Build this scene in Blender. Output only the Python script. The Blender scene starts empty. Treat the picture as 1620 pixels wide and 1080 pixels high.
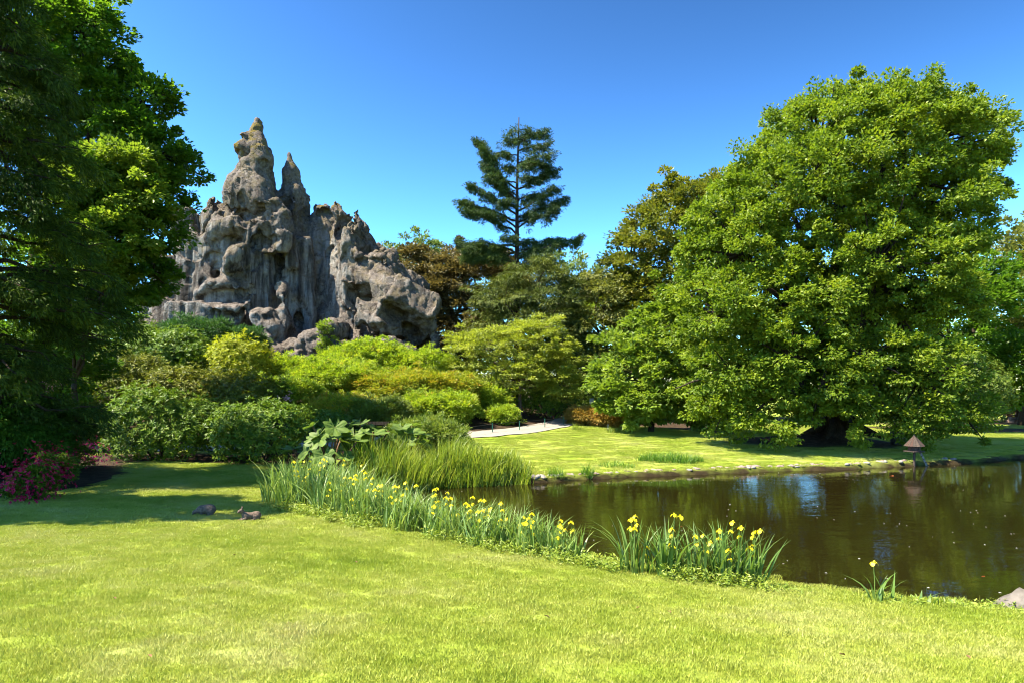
import bpy, math, random
import numpy as np

random.seed(7)
rng = np.random.default_rng(7)
C = bpy.context.scene.collection
SC = bpy.context.scene

# ------------------------------------------------------------------ camera, light, exposure
FPX, EYE, HOR = 1080.0, 3.0, 620.0            # focal length in photo pixels, eye height over the water, horizon row
cam = bpy.data.cameras.new('camera')
cam.sensor_width = 36.0
cam.lens = 24.0
cam.shift_y = 80.0 / 1620.0
cam.clip_end = 5000
camo = bpy.data.objects.new('camera', cam)
camo.location = (0, 0, EYE)
camo.rotation_euler = (math.pi / 2, 0, 0)
C.objects.link(camo)
SC.camera = camo

SUN_DIR = np.array([-0.93, -0.32, 0.0])
SUN_DIR /= np.linalg.norm(SUN_DIR)
SUN_EL = math.radians(56)
w = bpy.data.worlds.new('World')
SC.world = w
w.use_nodes = True
wn = w.node_tree.nodes
wl = w.node_tree.links
bg = wn['Background']
sky = wn.new('ShaderNodeTexSky')
sky.sky_type = 'NISHITA'
sky.sun_disc = False
sky.sun_elevation = SUN_EL
sky.sun_rotation = math.atan2(SUN_DIR[0], SUN_DIR[1])
sky.altitude = 0
sky.air_density = 1.0
sky.dust_density = 0.5
sky.ozone_density = 4.0
gm = wn.new('ShaderNodeGamma')
gm.inputs['Gamma'].default_value = 2.7
sk = wn.new('ShaderNodeVectorMath')
sk.operation = 'SCALE'
sk.inputs['Scale'].default_value = 0.470
hs = wn.new('ShaderNodeHueSaturation')
hs.inputs['Saturation'].default_value = 0.93
hs.inputs['Hue'].default_value = 0.477
wl.new(sky.outputs[0], sk.inputs[0])
wl.new(sk.outputs[0], gm.inputs[0])
wl.new(gm.outputs[0], hs.inputs['Color'])
wl.new(hs.outputs[0], bg.inputs[0])
bg.inputs[1].default_value = 0.052
sun = bpy.data.lights.new('sun', 'SUN')
sun.energy = 5.0
sun.angle = math.radians(0.53)
sun.color = (1.0, 0.90, 0.70)
suno = bpy.data.objects.new('sun', sun)
C.objects.link(suno)
from mathutils import Vector, Matrix, Euler
sd = Vector((SUN_DIR[0] * math.cos(SUN_EL), SUN_DIR[1] * math.cos(SUN_EL), math.sin(SUN_EL)))
suno.rotation_euler = sd.to_track_quat('Z', 'Y').to_euler()
suno.location = (-60, 30, 80)
SC.view_settings.view_transform = 'Standard'
SC.view_settings.look = 'None'
SC.view_settings.exposure = 2.1
SC.view_settings.gamma = 1.0
SC.view_settings.use_curve_mapping = False
SC.render.engine = 'CYCLES'
cy = SC.cycles
cy.filter_width = 1.05
cy.max_bounces = 8
cy.diffuse_bounces = 3
cy.glossy_bounces = 3
cy.transmission_bounces = 4
cy.transparent_max_bounces = 8
cy.caustics_reflective = False
cy.caustics_refractive = False

# ------------------------------------------------------------------ numeric helpers
def W(px, py, Y):
    """the world point at distance Y that the photograph shows at (px, py)"""
    return np.array([(px - 810.0) / FPX * Y, Y, EYE + (HOR - py) / FPX * Y])

def sstep(a, b, x):
    t = np.clip((x - a) / (b - a), 0, 1)
    return t * t * (3 - 2 * t)

def _hash(ix, iy, iz, seed):
    h = (ix.astype(np.int64) * 374761393 + iy.astype(np.int64) * 668265263 + iz.astype(np.int64) * 2147483647 + seed * 974634777) & 0xFFFFFFFF
    h = ((h ^ (h >> 13)) * 1274126177) & 0xFFFFFFFF
    h = ((h ^ (h >> 16)) * 2246822519) & 0xFFFFFFFF
    h = h ^ (h >> 15)
    return (h & 0xFFFF).astype(np.float32) / 32767.5 - 1.0

def vnoise(P, seed=0):
    P = np.asarray(P, dtype=np.float32)
    I = np.floor(P).astype(np.int64)
    F = P - I
    F = F * F * F * (F * (F * 6 - 15) + 10)
    out = 0
    for dx in (0, 1):
        wx = F[:, 0] if dx else 1 - F[:, 0]
        for dy in (0, 1):
            wy = F[:, 1] if dy else 1 - F[:, 1]
            for dz in (0, 1):
                wz = F[:, 2] if dz else 1 - F[:, 2]
                out = out + wx * wy * wz * _hash(I[:, 0] + dx, I[:, 1] + dy, I[:, 2] + dz, seed)
    return out

def fbm(P, octv=4, seed=0, gain=0.5):
    a, s, tot = 1.0, 0, 0
    P = np.asarray(P, dtype=np.float32)
    for i in range(octv):
        s = s + a * vnoise(P, seed + i * 17)
        tot += a
        a *= gain
        P = P * 2.03 + 11.3
    return s / tot

def unit(v):
    return v / np.maximum(np.linalg.norm(v, axis=-1, keepdims=True), 1e-9)

def rand_dirs(n):
    return unit(rng.normal(size=(n, 3)))

# ------------------------------------------------------------------ mesh and object helpers
def mesh_np(name, V, F, tint=None, mat=None, smooth=False, extra=None):
    """V (n,3); F (m,k) one array or a list of arrays with different k"""
    me = bpy.data.meshes.new(name)
    V = np.ascontiguousarray(V, dtype=np.float32)
    Fs = F if isinstance(F, list) else [F]
    Fs = [np.ascontiguousarray(f, dtype=np.int32) for f in Fs if len(f)]
    me.vertices.add(len(V))
    me.vertices.foreach_set('co', V.ravel())
    nl = sum(f.size for f in Fs)
    npoly = sum(len(f) for f in Fs)
    me.loops.add(nl)
    me.polygons.add(npoly)
    if npoly:
        me.loops.foreach_set('vertex_index', np.concatenate([f.ravel() for f in Fs]))
        tot = np.concatenate([np.full(len(f), f.shape[1], np.int32) for f in Fs])
        st = np.concatenate([[0], np.cumsum(tot)[:-1]]).astype(np.int32)
        me.polygons.foreach_set('loop_start', st)
        me.polygons.foreach_set('loop_total', tot)
        me.polygons.foreach_set('use_smooth', np.full(npoly, bool(smooth)))
    me.update(calc_edges=True)
    if tint is not None:
        a = me.attributes.new('tint', 'FLOAT', 'POINT')
        a.data.foreach_set('value', np.ascontiguousarray(tint, dtype=np.float32))
    for k, v in (extra or {}).items():
        v = np.ascontiguousarray(v, dtype=np.float32)
        if v.ndim == 2:
            a = me.attributes.new(k, 'FLOAT_VECTOR', 'POINT')
            a.data.foreach_set('vector', v.ravel())
        else:
            a = me.attributes.new(k, 'FLOAT', 'POINT')
            a.data.foreach_set('value', v)
    if mat is not None:
        me.materials.append(mat)
    return me

def tag(o, label=None, cat=None, group=None, kind=None):
    if label: o['label'] = label
    if cat: o['category'] = cat
    if group: o['group'] = group
    if kind: o['kind'] = kind
    return o

def obj(name, me, parent=None, loc=(0, 0, 0)):
    o = bpy.data.objects.new(name, me)
    C.objects.link(o)
    if parent is not None:
        o.parent = parent
    o.location = loc
    return o

def thing(name, label, cat, loc=(0, 0, 0), rz=0.0, group=None):
    o = bpy.data.objects.new(name, None)
    C.objects.link(o)
    o.empty_display_size = 0.2
    o.location = tuple(float(v) for v in loc)
    o.rotation_euler = (0, 0, rz)
    return tag(o, label, cat, group)

def kids(o):
    return [c for c in C.objects if c.parent is o]

def dup(root, loc, rz=0.0, label=None, group=None, scale=None):
    r = root.copy()
    C.objects.link(r)
    r.location = tuple(float(v) for v in loc)
    r.rotation_euler = (0, 0, rz)
    if scale is not None:
        r.scale = scale
    if label: r['label'] = label
    if group: r['group'] = group
    for ch in kids(root):
        c = ch.copy(); C.objects.link(c); c.parent = r
        for g in kids(ch):
            d = g.copy(); C.objects.link(d); d.parent = c
    return r

class MB:
    """collects simple solids into one mesh"""
    def __init__(s):
        s.V, s.Q, s.T, s.n = [], [], [], 0
    def add(s, V, Q=None, T=None):
        s.V.append(np.asarray(V, float))
        if Q is not None and len(Q): s.Q.append(np.asarray(Q, int) + s.n)
        if T is not None and len(T): s.T.append(np.asarray(T, int) + s.n)
        s.n += len(V)
        return s
    def box(s, c, size, rot=(0, 0, 0), jitter=0.0):
        hx, hy, hz = [v / 2 for v in size]
        V = np.array([[x, y, z] for z in (-hz, hz) for x, y in ((-hx, -hy), (hx, -hy), (hx, hy), (-hx, hy))])
        if jitter: V = V + rng.uniform(-jitter, jitter, V.shape)
        R = np.array(Euler(rot).to_matrix())
        V = V @ R.T + np.array(c)
        Q = [(0, 3, 2, 1), (4, 5, 6, 7), (0, 1, 5, 4), (1, 2, 6, 5), (2, 3, 7, 6), (3, 0, 4, 7)]
        return s.add(V, Q)
    def tube(s, pts, rad, sides=6, cap=True):
        pts = np.asarray(pts, float)
        n = len(pts)
        rad = np.broadcast_to(np.asarray(rad, float), (n,))
        tg = np.gradient(pts, axis=0)
        tg = unit(tg)
        ref = np.array([0.13, 0.97, 0.21]) if abs(tg[0][2]) > 0.7 else np.array([0, 0, 1.0])
        a = unit(np.cross(tg, ref)); b = np.cross(tg, a)
        ang = np.linspace(0, 2 * np.pi, sides, endpoint=False)
        V = pts[:, None] + rad[:, None, None] * (np.cos(ang)[None, :, None] * a[:, None] + np.sin(ang)[None, :, None] * b[:, None])
        V = V.reshape(-1, 3)
        Q = []
        for i in range(n - 1):
            for j in range(sides):
                k = (j + 1) % sides
                Q.append((i * sides + j, (i + 1) * sides + j, (i + 1) * sides + k, i * sides + k))
        T = []
        if cap:
            V = np.vstack([V, pts[0], pts[-1]])
            c0, c1 = n * sides, n * sides + 1
            for j in range(sides):
                k = (j + 1) % sides
                T.append((c0, j, k)); T.append((c1, (n - 1) * sides + k, (n - 1) * sides + j))
        return s.add(V, Q, T)
    def mesh(s, name, mat, smooth=False):
        F = []
        if s.Q: F.append(np.vstack(s.Q))
        if s.T: F.append(np.vstack(s.T))
        return mesh_np(name, np.vstack(s.V), F, mat=mat, smooth=smooth)
    def build(s, name, mat, parent=None, loc=(0, 0, 0), smooth=False):
        return obj(name, s.mesh(name, mat, smooth), parent, loc)

# ------------------------------------------------------------------ surface nets: turns a distance field into a mesh
def surface_nets(F, org, h):
    S = F < 0
    nx, ny, nz = F.shape
    A = S[:-1, :-1, :-1].astype(np.int8)
    cnt = np.zeros((nx - 1, ny - 1, nz - 1), np.int8)
    for dx in (0, 1):
        for dy in (0, 1):
            for dz in (0, 1):
                cnt += S[dx:nx - 1 + dx, dy:ny - 1 + dy, dz:nz - 1 + dz]
    act = (cnt > 0) & (cnt < 8)
    I, J, K = np.nonzero(act)
    idx = np.full(act.shape, -1, np.int64)
    idx[I, J, K] = np.arange(len(I))
    cs = [(a, b, c) for a in (0, 1) for b in (0, 1) for c in (0, 1)]
    val = {c: F[I + c[0], J + c[1], K + c[2]] for c in cs}
    acc = np.zeros((len(I), 3)); n = np.zeros(len(I))
    for c in cs:
        for ax in range(3):
            if c[ax] == 0:
                d = list(c); d[ax] = 1; d = tuple(d)
                fa, fb = val[c], val[d]
                m = (fa < 0) != (fb < 0)
                t = fa[m] / (fa[m] - fb[m])
                p = np.repeat(np.array([c], float), m.sum(), 0)
                p[:, ax] = t
                acc[m] += p; n[m] += 1
    V = (np.stack([I, J, K], 1) + acc / n[:, None]) * h + np.array(org)
    quads = []
    for ax in range(3):
        sl0 = [slice(1, -1)] * 3; sl1 = [slice(1, -1)] * 3
        sl0[ax] = slice(0, -1); sl1[ax] = slice(1, None)
        s0, s1 = S[tuple(sl0)], S[tuple(sl1)]
        m = s0 != s1
        P = np.stack(np.nonzero(m), 1)
        off = np.array([1, 1, 1]); off[ax] = 0
        P = P + off
        u, v = [(1, 2), (2, 0), (0, 1)][ax]
        def cell(du, dv):
            q = P.copy(); q[:, u] -= du; q[:, v] -= dv
            return idx[q[:, 0], q[:, 1], q[:, 2]]
        Q = np.stack([cell(1, 1), cell(0, 1), cell(0, 0), cell(1, 0)], 1)
        flip = ~s0[m]
        Q[flip] = Q[flip][:, ::-1]
        Q = Q[(Q >= 0).all(1)]
        quads.append(Q)
    return V, np.vstack(quads)

class Field:
    """a distance field on a grid, filled with ellipsoids and tapered capsules"""
    def __init__(s, lo, hi, h):
        s.lo, s.h = np.array(lo, float), h
        s.n = np.ceil((np.array(hi) - s.lo) / h).astype(int) + 1
        s.F = np.full(s.n, 5.0, np.float32)
        s.ax = [(s.lo[i] + h * np.arange(s.n[i])).astype(np.float32) for i in range(3)]
    def _sub(s, c, r):
        sl = []
        for i in range(3):
            a = int(np.clip(np.floor((c[i] - r[i] - s.lo[i]) / s.h), 0, s.n[i]))
            b = int(np.clip(np.ceil((c[i] + r[i] - s.lo[i]) / s.h) + 1, 0, s.n[i]))
            sl.append(slice(a, b))
        return tuple(sl)
    def _mix(s, sl, d, k, sub):
        f = s.F[sl]
        if sub:
            d = -d
            hh = np.clip(0.5 + 0.5 * (d - f) / k, 0, 1)
            s.F[sl] = f * (1 - hh) + d * hh + k * hh * (1 - hh)
        else:
            hh = np.clip(0.5 + 0.5 * (f - d) / k, 0, 1)
            s.F[sl] = f * (1 - hh) + d * hh - k * hh * (1 - hh)
    def ell(s, c, r, k=0.3, rot=None, sub=False):
        c = np.array(c, float); r = np.array(r, float)
        m = r.max() + 1.5 * k + 3 * s.h
        sl = s._sub(c, [m] * 3)
        if 0 in s.F[sl].shape: return s
        X, Y, Z = np.meshgrid(s.ax[0][sl[0]] - c[0], s.ax[1][sl[1]] - c[1], s.ax[2][sl[2]] - c[2], indexing='ij', sparse=True)
        if rot is not None:
            R = np.array(Euler(rot).to_matrix()).T
            X, Y, Z = (R[0, 0] * X + R[0, 1] * Y + R[0, 2] * Z, R[1, 0] * X + R[1, 1] * Y + R[1, 2] * Z, R[2, 0] * X + R[2, 1] * Y + R[2, 2] * Z)
        k0 = np.sqrt((X / r[0]) ** 2 + (Y / r[1]) ** 2 + (Z / r[2]) ** 2)
        k1 = np.sqrt((X / r[0] ** 2) ** 2 + (Y / r[1] ** 2) ** 2 + (Z / r[2] ** 2) ** 2)
        d = np.where(k1 > 1e-6, k0 * (k0 - 1) / np.maximum(k1, 1e-6), -r.min()).astype(np.float32)
        s._mix(sl, d, k, sub)
        return s
    def box(s, c, hs, rd=0.3, k=0.3, rot=None, sub=False):
        c = np.array(c, float); hs = np.array(hs, float)
        m = np.linalg.norm(hs) + 1.5 * k + 3 * s.h
        sl = s._sub(c, [m] * 3)
        if 0 in s.F[sl].shape: return s
        X, Y, Z = np.meshgrid(s.ax[0][sl[0]] - c[0], s.ax[1][sl[1]] - c[1], s.ax[2][sl[2]] - c[2], indexing='ij', sparse=True)
        if rot is not None:
            R = np.array(Euler(rot).to_matrix()).T
            X, Y, Z = (R[0, 0] * X + R[0, 1] * Y + R[0, 2] * Z, R[1, 0] * X + R[1, 1] * Y + R[1, 2] * Z, R[2, 0] * X + R[2, 1] * Y + R[2, 2] * Z)
        qx, qy, qz = np.abs(X) - hs[0] + rd, np.abs(Y) - hs[1] + rd, np.abs(Z) - hs[2] + rd
        d = np.sqrt(np.maximum(qx, 0) ** 2 + np.maximum(qy, 0) ** 2 + np.maximum(qz, 0) ** 2) + np.minimum(np.maximum(qx, np.maximum(qy, qz)), 0) - rd
        s._mix(sl, d.astype(np.float32), k, sub)
        return s
    def cap(s, a, ra, b, rb, k=0.3, ys=1.0, sub=False):
        a = np.array(a, float); b = np.array(b, float)
        m = max(ra, rb) * max(1, ys) + 1.5 * k + 3 * s.h
        lo, hi = np.minimum(a, b) - m, np.maximum(a, b) + m
        sl = s._sub((lo + hi) / 2, (hi - lo) / 2)
        if 0 in s.F[sl].shape: return s
        X, Y, Z = np.meshgrid(s.ax[0][sl[0]] - a[0], (s.ax[1][sl[1]] - a[1]) / ys, s.ax[2][sl[2]] - a[2], indexing='ij', sparse=True)
        ab = b - a; ab = np.array([ab[0], ab[1] / ys, ab[2]])
        L2 = max((ab ** 2).sum(), 1e-9)
        t = np.clip((X * ab[0] + Y * ab[1] + Z * ab[2]) / L2, 0, 1)
        d = np.sqrt((X - t * ab[0]) ** 2 + (Y - t * ab[1]) ** 2 + (Z - t * ab[2]) ** 2) - (ra + (rb - ra) * t)
        s._mix(sl, (d * min(1, ys)).astype(np.float32), k, sub)
        return s
    def mesh(s):
        return surface_nets(s.F, s.lo, s.h)

def vert_normals(V, Q):
    n = np.cross(V[Q[:, 2]] - V[Q[:, 0]], V[Q[:, 3 if Q.shape[1] > 3 else 1]] - V[Q[:, 1 if Q.shape[1] > 3 else 0]])
    if Q.shape[1] == 3: n = -n
    N = np.zeros_like(V)
    for j in range(Q.shape[1]):
        for a in range(3):
            N[:, a] += np.bincount(Q[:, j], n[:, a], minlength=len(V))
    return unit(N)

# ------------------------------------------------------------------ materials
def M(name):
    m = bpy.data.materials.new(name)
    m.use_nodes = True
    return m, m.node_tree.nodes, m.node_tree.links

ALB = 0.6                                      # measured-looking base colours: every surface colour below is scaled by this
def ramp(nd, stops, k=1.0):
    r = nd.new('ShaderNodeValToRGB')
    e = r.color_ramp.elements
    while len(e) < len(stops): e.new(0.5)
    for i, (p, c) in enumerate(stops):
        e[i].position = p
        e[i].color = (c[0] * k, c[1] * k, c[2] * k, 1)
    return r

def noise(nd, lk, scale, detail=4, rough=0.55, vec=None, mapping=None):
    n = nd.new('ShaderNodeTexNoise')
    n.inputs['Scale'].default_value = scale
    n.inputs['Detail'].default_value = detail
    n.inputs['Roughness'].default_value = rough
    if vec is not None:
        if mapping is not None:
            mp = nd.new('ShaderNodeMapping')
            mp.inputs['Scale'].default_value = mapping
            lk.new(vec, mp.inputs['Vector'])
            vec = mp.outputs[0]
        lk.new(vec, n.inputs['Vector'])
    return n

def mixc(nd, lk, fac, a, b, mode='MIX'):
    m = nd.new('ShaderNodeMix')
    m.data_type = 'RGBA'
    m.blend_type = mode
    for sock, v in ((m.inputs[0], fac), (m.inputs[6], a), (m.inputs[7], b)):
        if isinstance(v, (int, float)): sock.default_value = v
        elif isinstance(v, tuple): sock.default_value = (*v, 1)
        else: lk.new(v, sock)
    return m.outputs[2]

def mathn(nd, lk, op, a, b=None):
    m = nd.new('ShaderNodeMath')
    m.operation = op
    for i, v in enumerate((a, b)):
        if v is None: continue
        if isinstance(v, (int, float)): m.inputs[i].default_value = v
        else: lk.new(v, m.inputs[i])
    return m.outputs[0]

def leafmat(name, stops, rough=0.5, transl=0.35, spec=0.4, tcol=(1.0, 1.0, 0.55)):
    m, nd, lk = M(name)
    p = nd['Principled BSDF']
    at = nd.new('ShaderNodeAttribute'); at.attribute_name = 'tint'
    r = ramp(nd, stops, ALB * 1.42)
    lk.new(at.outputs['Fac'], r.inputs[0])
    lk.new(r.outputs[0], p.inputs['Base Color'])
    p.inputs['Roughness'].default_value = rough
    p.inputs['Specular IOR Level'].default_value = spec
    t = nd.new('ShaderNodeBsdfTranslucent')
    tc = mixc(nd, lk, 1.0, r.outputs[0], tcol, 'MULTIPLY')
    sc = nd.new('ShaderNodeVectorMath'); sc.operation = 'SCALE'; sc.inputs['Scale'].default_value = 1.5
    lk.new(tc, sc.inputs[0])
    lk.new(sc.outputs[0], t.inputs['Color'])
    mx = nd.new('ShaderNodeMixShader'); mx.inputs[0].default_value = transl
    lk.new(p.outputs[0], mx.inputs[1]); lk.new(t.outputs[0], mx.inputs[2])
    lk.new(mx.outputs[0], nd['Material Output'].inputs['Surface'])
    return m

def plain(name, col, rough=0.7, nscale=6, amt=0.35, bump=0.0, spec=0.3, mapping=None):
    m, nd, lk = M(name)
    p = nd['Principled BSDF']
    tc = nd.new('ShaderNodeTexCoord')
    n = noise(nd, lk, nscale, 6, 0.6, tc.outputs['Object'], mapping)
    r = ramp(nd, [(0.3, tuple(c * (1 - amt) for c in col)), (0.7, tuple(min(1, c * (1 + amt)) for c in col))], ALB)
    lk.new(n.outputs[0], r.inputs[0])
    lk.new(r.outputs[0], p.inputs['Base Color'])
    p.inputs['Roughness'].default_value = rough
    p.inputs['Specular IOR Level'].default_value = spec
    if bump:
        b = nd.new('ShaderNodeBump'); b.inputs['Strength'].default_value = bump; b.inputs['Distance'].default_value = 0.05
        lk.new(n.outputs[0], b.inputs['Height']); lk.new(b.outputs[0], p.inputs['Normal'])
    return m

BARK = plain('bark', (0.06, 0.045, 0.033), 0.9, 5, 0.5, 0.8, 0.1, (4, 4, 0.6))
BARK_PALE = plain('pale_bark', (0.17, 0.13, 0.10), 0.9, 5, 0.4, 0.6, 0.1, (4, 4, 0.6))
STEM = plain('woody_stem', (0.07, 0.05, 0.03), 0.9, 8, 0.4)

def G(*cs):
    n = len(cs)
    return [(i / max(1, n - 1), c) for i, c in enumerate(cs)]

LM = {
    'oak': leafmat('oak_leaves', G((0.067, 0.116, 0.010), (0.139, 0.209, 0.013), (0.242, 0.297, 0.022)), 0.45, 0.42, 0.22),
    'hazel': leafmat('hornbeam_leaves', G((0.079, 0.140, 0.013), (0.158, 0.240, 0.022), (0.242, 0.310, 0.035)), 0.5, 0.42),
    'maple': leafmat('dark_maple_leaves', G((0.036, 0.086, 0.008), (0.072, 0.155, 0.011), (0.15, 0.25, 0.016)), 0.45, 0.5, 0.3),
    'conifer': leafmat('dark_conifer_needles', G((0.022, 0.048, 0.008), (0.046, 0.088, 0.010), (0.115, 0.17, 0.018)), 0.6, 0.25, 0.15),
    'yew': leafmat('yew_needles', G((0.030, 0.085, 0.009), (0.055, 0.14, 0.012), (0.11, 0.22, 0.02)), 0.5, 0.25, 0.25),
    'fir': leafmat('fir_needles', G((0.025, 0.055, 0.016), (0.050, 0.088, 0.022), (0.11, 0.16, 0.034)), 0.55, 0.18, 0.2),
    'hemlock': leafmat('hemlock_needles', G((0.040, 0.062, 0.012), (0.085, 0.115, 0.02), (0.18, 0.20, 0.035)), 0.55, 0.2, 0.2),
    'copper': leafmat('copper_beech_leaves', G((0.060, 0.054, 0.018), (0.12, 0.102, 0.034), (0.21, 0.18, 0.065)), 0.5, 0.28, 0.3, (1.0, 0.9, 0.55)),
    'chestnut': leafmat('chestnut_leaves', G((0.070, 0.092, 0.010), (0.135, 0.155, 0.016), (0.23, 0.22, 0.028)), 0.5, 0.34, 0.3),
    'pale': leafmat('pale_leaves', G((0.07, 0.12, 0.03), (0.12, 0.18, 0.045), (0.2, 0.25, 0.07)), 0.5, 0.35),
    'willow': leafmat('olive_leaves', G((0.072, 0.090, 0.014), (0.132, 0.150, 0.024), (0.216, 0.228, 0.042)), 0.5, 0.35),
    'jmaple': leafmat('spreading_maple_leaves', G((0.12, 0.155, 0.016), (0.24, 0.29, 0.028), (0.37, 0.40, 0.05)), 0.5, 0.42),
    'rhodo': leafmat('rhododendron_leaves', G((0.045, 0.095, 0.009), (0.095, 0.17, 0.013), (0.20, 0.275, 0.03)), 0.45, 0.28, 0.22),
    'rholime': leafmat('young_rhododendron_leaves', G((0.12, 0.16, 0.012), (0.27, 0.31, 0.018), (0.44, 0.44, 0.035)), 0.45, 0.38, 0.2),
    'rhoolive': leafmat('olive_rhododendron_leaves', G((0.06, 0.085, 0.010), (0.125, 0.15, 0.014), (0.24, 0.24, 0.03)), 0.45, 0.28, 0.2),
    'azalime': leafmat('lime_azalea_leaves', [(0.0, (0.11, 0.19, 0.012)), (0.5, (0.245, 0.345, 0.02)), (0.88, (0.38, 0.44, 0.035)), (1.0, (0.44, 0.32, 0.06))], 0.5, 0.42),
    'azaorange': leafmat('orange_azalea_leaves', [(0.0, (0.14, 0.20, 0.014)), (0.55, (0.28, 0.34, 0.022)), (0.78, (0.38, 0.34, 0.03)), (1.0, (0.46, 0.26, 0.055))], 0.5, 0.38, 0.3, (1, 0.9, 0.5)),
    'bronze': leafmat('bronze_azalea_leaves', [(0.0, (0.20, 0.19, 0.025)), (0.5, (0.34, 0.24, 0.05)), (1.0, (0.44, 0.26, 0.08))], 0.55, 0.35, 0.3, (1, 0.85, 0.5)),
    'juniper': leafmat('juniper_needles', G((0.026, 0.075, 0.020), (0.045, 0.115, 0.026), (0.09, 0.17, 0.035)), 0.55, 0.2, 0.2),
    'fern': leafmat('fern_fronds', G((0.08, 0.12, 0.015), (0.14, 0.19, 0.022), (0.2, 0.25, 0.035)), 0.5, 0.35),
    'bamboo': leafmat('lance_leaves', G((0.06, 0.11, 0.012), (0.14, 0.20, 0.022), (0.28, 0.33, 0.06)), 0.45, 0.35, 0.3),
    'gunnera': leafmat('gunnera_leaf', G((0.06, 0.11, 0.016), (0.12, 0.19, 0.03), (0.28, 0.33, 0.08)), 0.55, 0.35, 0.25),
    'reed': leafmat('reed_blades', G((0.10, 0.17, 0.014), (0.19, 0.27, 0.022), (0.36, 0.38, 0.06)), 0.45, 0.4),
    'iris': leafmat('iris_blades', G((0.085, 0.16, 0.026), (0.16, 0.25, 0.05), (0.30, 0.37, 0.10)), 0.42, 0.35, 0.4),
    'longgrass': leafmat('rough_grass_blades', G((0.06, 0.15, 0.012), (0.10, 0.22, 0.016), (0.18, 0.30, 0.03)), 0.5, 0.4),
    'irisflower': leafmat('iris_petals', G((0.80, 0.62, 0.015), (0.88, 0.74, 0.025), (0.92, 0.82, 0.06)), 0.5, 0.4, 0.3, (1, 1, 0.4)),
    'azpink': leafmat('magenta_petals', G((0.34, 0.012, 0.10), (0.58, 0.025, 0.19), (0.72, 0.06, 0.32)), 0.5, 0.3, 0.2, (1, 0.6, 0.8)),
    'azred': leafmat('crimson_petals', G((0.24, 0.005, 0.03), (0.42, 0.010, 0.065), (0.56, 0.025, 0.12)), 0.5, 0.3, 0.2, (1, 0.6, 0.8)),
    'palepink': leafmat('pale_pink_petals', G((0.6, 0.30, 0.36), (0.75, 0.45, 0.5)), 0.5, 0.3),
    'plum': leafmat('plum_leaves', G((0.08, 0.045, 0.035), (0.16, 0.09, 0.06), (0.28, 0.18, 0.12)), 0.5, 0.2),
    'weed': leafmat('bank_weeds', G((0.12, 0.19, 0.018), (0.21, 0.28, 0.028), (0.34, 0.38, 0.06)), 0.5, 0.35),
    'hedge': leafmat('laurel_leaves', G((0.045, 0.085, 0.010), (0.095, 0.15, 0.016), (0.20, 0.24, 0.04)), 0.45, 0.25, 0.2),
}

def lawn_colour(nd, lk, pos):
    """grass colour from world position: broad dry and lush patches, small tufts"""
    n1 = noise(nd, lk, 0.45, 5, 0.6, pos)
    n2 = noise(nd, lk, 2.6, 4, 0.6, pos, (0.7, 1.0, 1.0))
    n3 = noise(nd, lk, 17.0, 3, 0.6, pos)
    a = mathn(nd, lk, 'MULTIPLY', n1.outputs[0], 0.55)
    b = mathn(nd, lk, 'MULTIPLY', n2.outputs[0], 0.28)
    c = mathn(nd, lk, 'MULTIPLY', n3.outputs[0], 0.16)
    c = mathn(nd, lk, 'ADD', c, 0.035)
    s = mathn(nd, lk, 'ADD', mathn(nd, lk, 'ADD', a, b), c)
    r = ramp(nd, [(0.34, (0.205, 0.305, 0.018)), (0.45, (0.335, 0.420, 0.038)), (0.55, (0.44, 0.495, 0.075)), (0.64, (0.51, 0.53, 0.145)), (0.74, (0.52, 0.46, 0.19))], ALB * 1.12)
    lk.new(s, r.inputs[0])
    return r.outputs[0]

# ------------------------------------------------------------------ terrain
POND = np.array([(40, 7.0), (20, 7.6), (12, 8.2), (7.4, 8.7), (6.5, 9.1), (5.3, 9.45), (4.2, 10.1), (3.3, 10.9), (1.8, 11.5), (0.6, 12.2), (-0.8, 13.4),
                 (-2.2, 15.2), (-3.2, 17.6), (-3.8, 19.6), (-3.5, 21.0), (-2.2, 21.9), (0.63, 22.7), (2.4, 23.6), (4.3, 24.4), (9.3, 25.8),
                 (13.5, 26.9), (17.0, 28.2), (19.6, 29.2), (22.0, 30.6), (25.0, 32.2), (24.0, 33.2), (26, 34.4), (33, 35.0), (42, 33), (55, 26), (58, 12), (50, 7.5)], float)

def poly_sd(P, poly):
    """signed distance to a closed outline, negative inside"""
    a = poly; b = np.roll(poly, -1, 0)
    best = np.full(len(P), 1e9); inside = np.zeros(len(P), bool)
    for (ax, ay), (bx, by) in zip(a, b):
        dx, dy = bx - ax, by - ay
        t = np.clip(((P[:, 0] - ax) * dx + (P[:, 1] - ay) * dy) / (dx * dx + dy * dy), 0, 1)
        best = np.minimum(best, np.hypot(P[:, 0] - ax - t * dx, P[:, 1] - ay - t * dy))
        c = (ay > P[:, 1]) != (by > P[:, 1])
        xi = ax + (P[:, 1] - ay) / (dy if dy else 1e-9) * dx
        inside ^= c & (P[:, 0] < xi)
    return np.where(inside, -best, best)

def line_dist(P, line):
    best = np.full(len(P), 1e9)
    for (ax, ay), (bx, by) in zip(line[:-1], line[1:]):
        dx, dy = bx - ax, by - ay
        t = np.clip(((P[:, 0] - ax) * dx + (P[:, 1] - ay) * dy) / (dx * dx + dy * dy), 0, 1)
        best = np.minimum(best, np.hypot(P[:, 0] - ax - t * dx, P[:, 1] - ay - t * dy))
    return best

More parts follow.
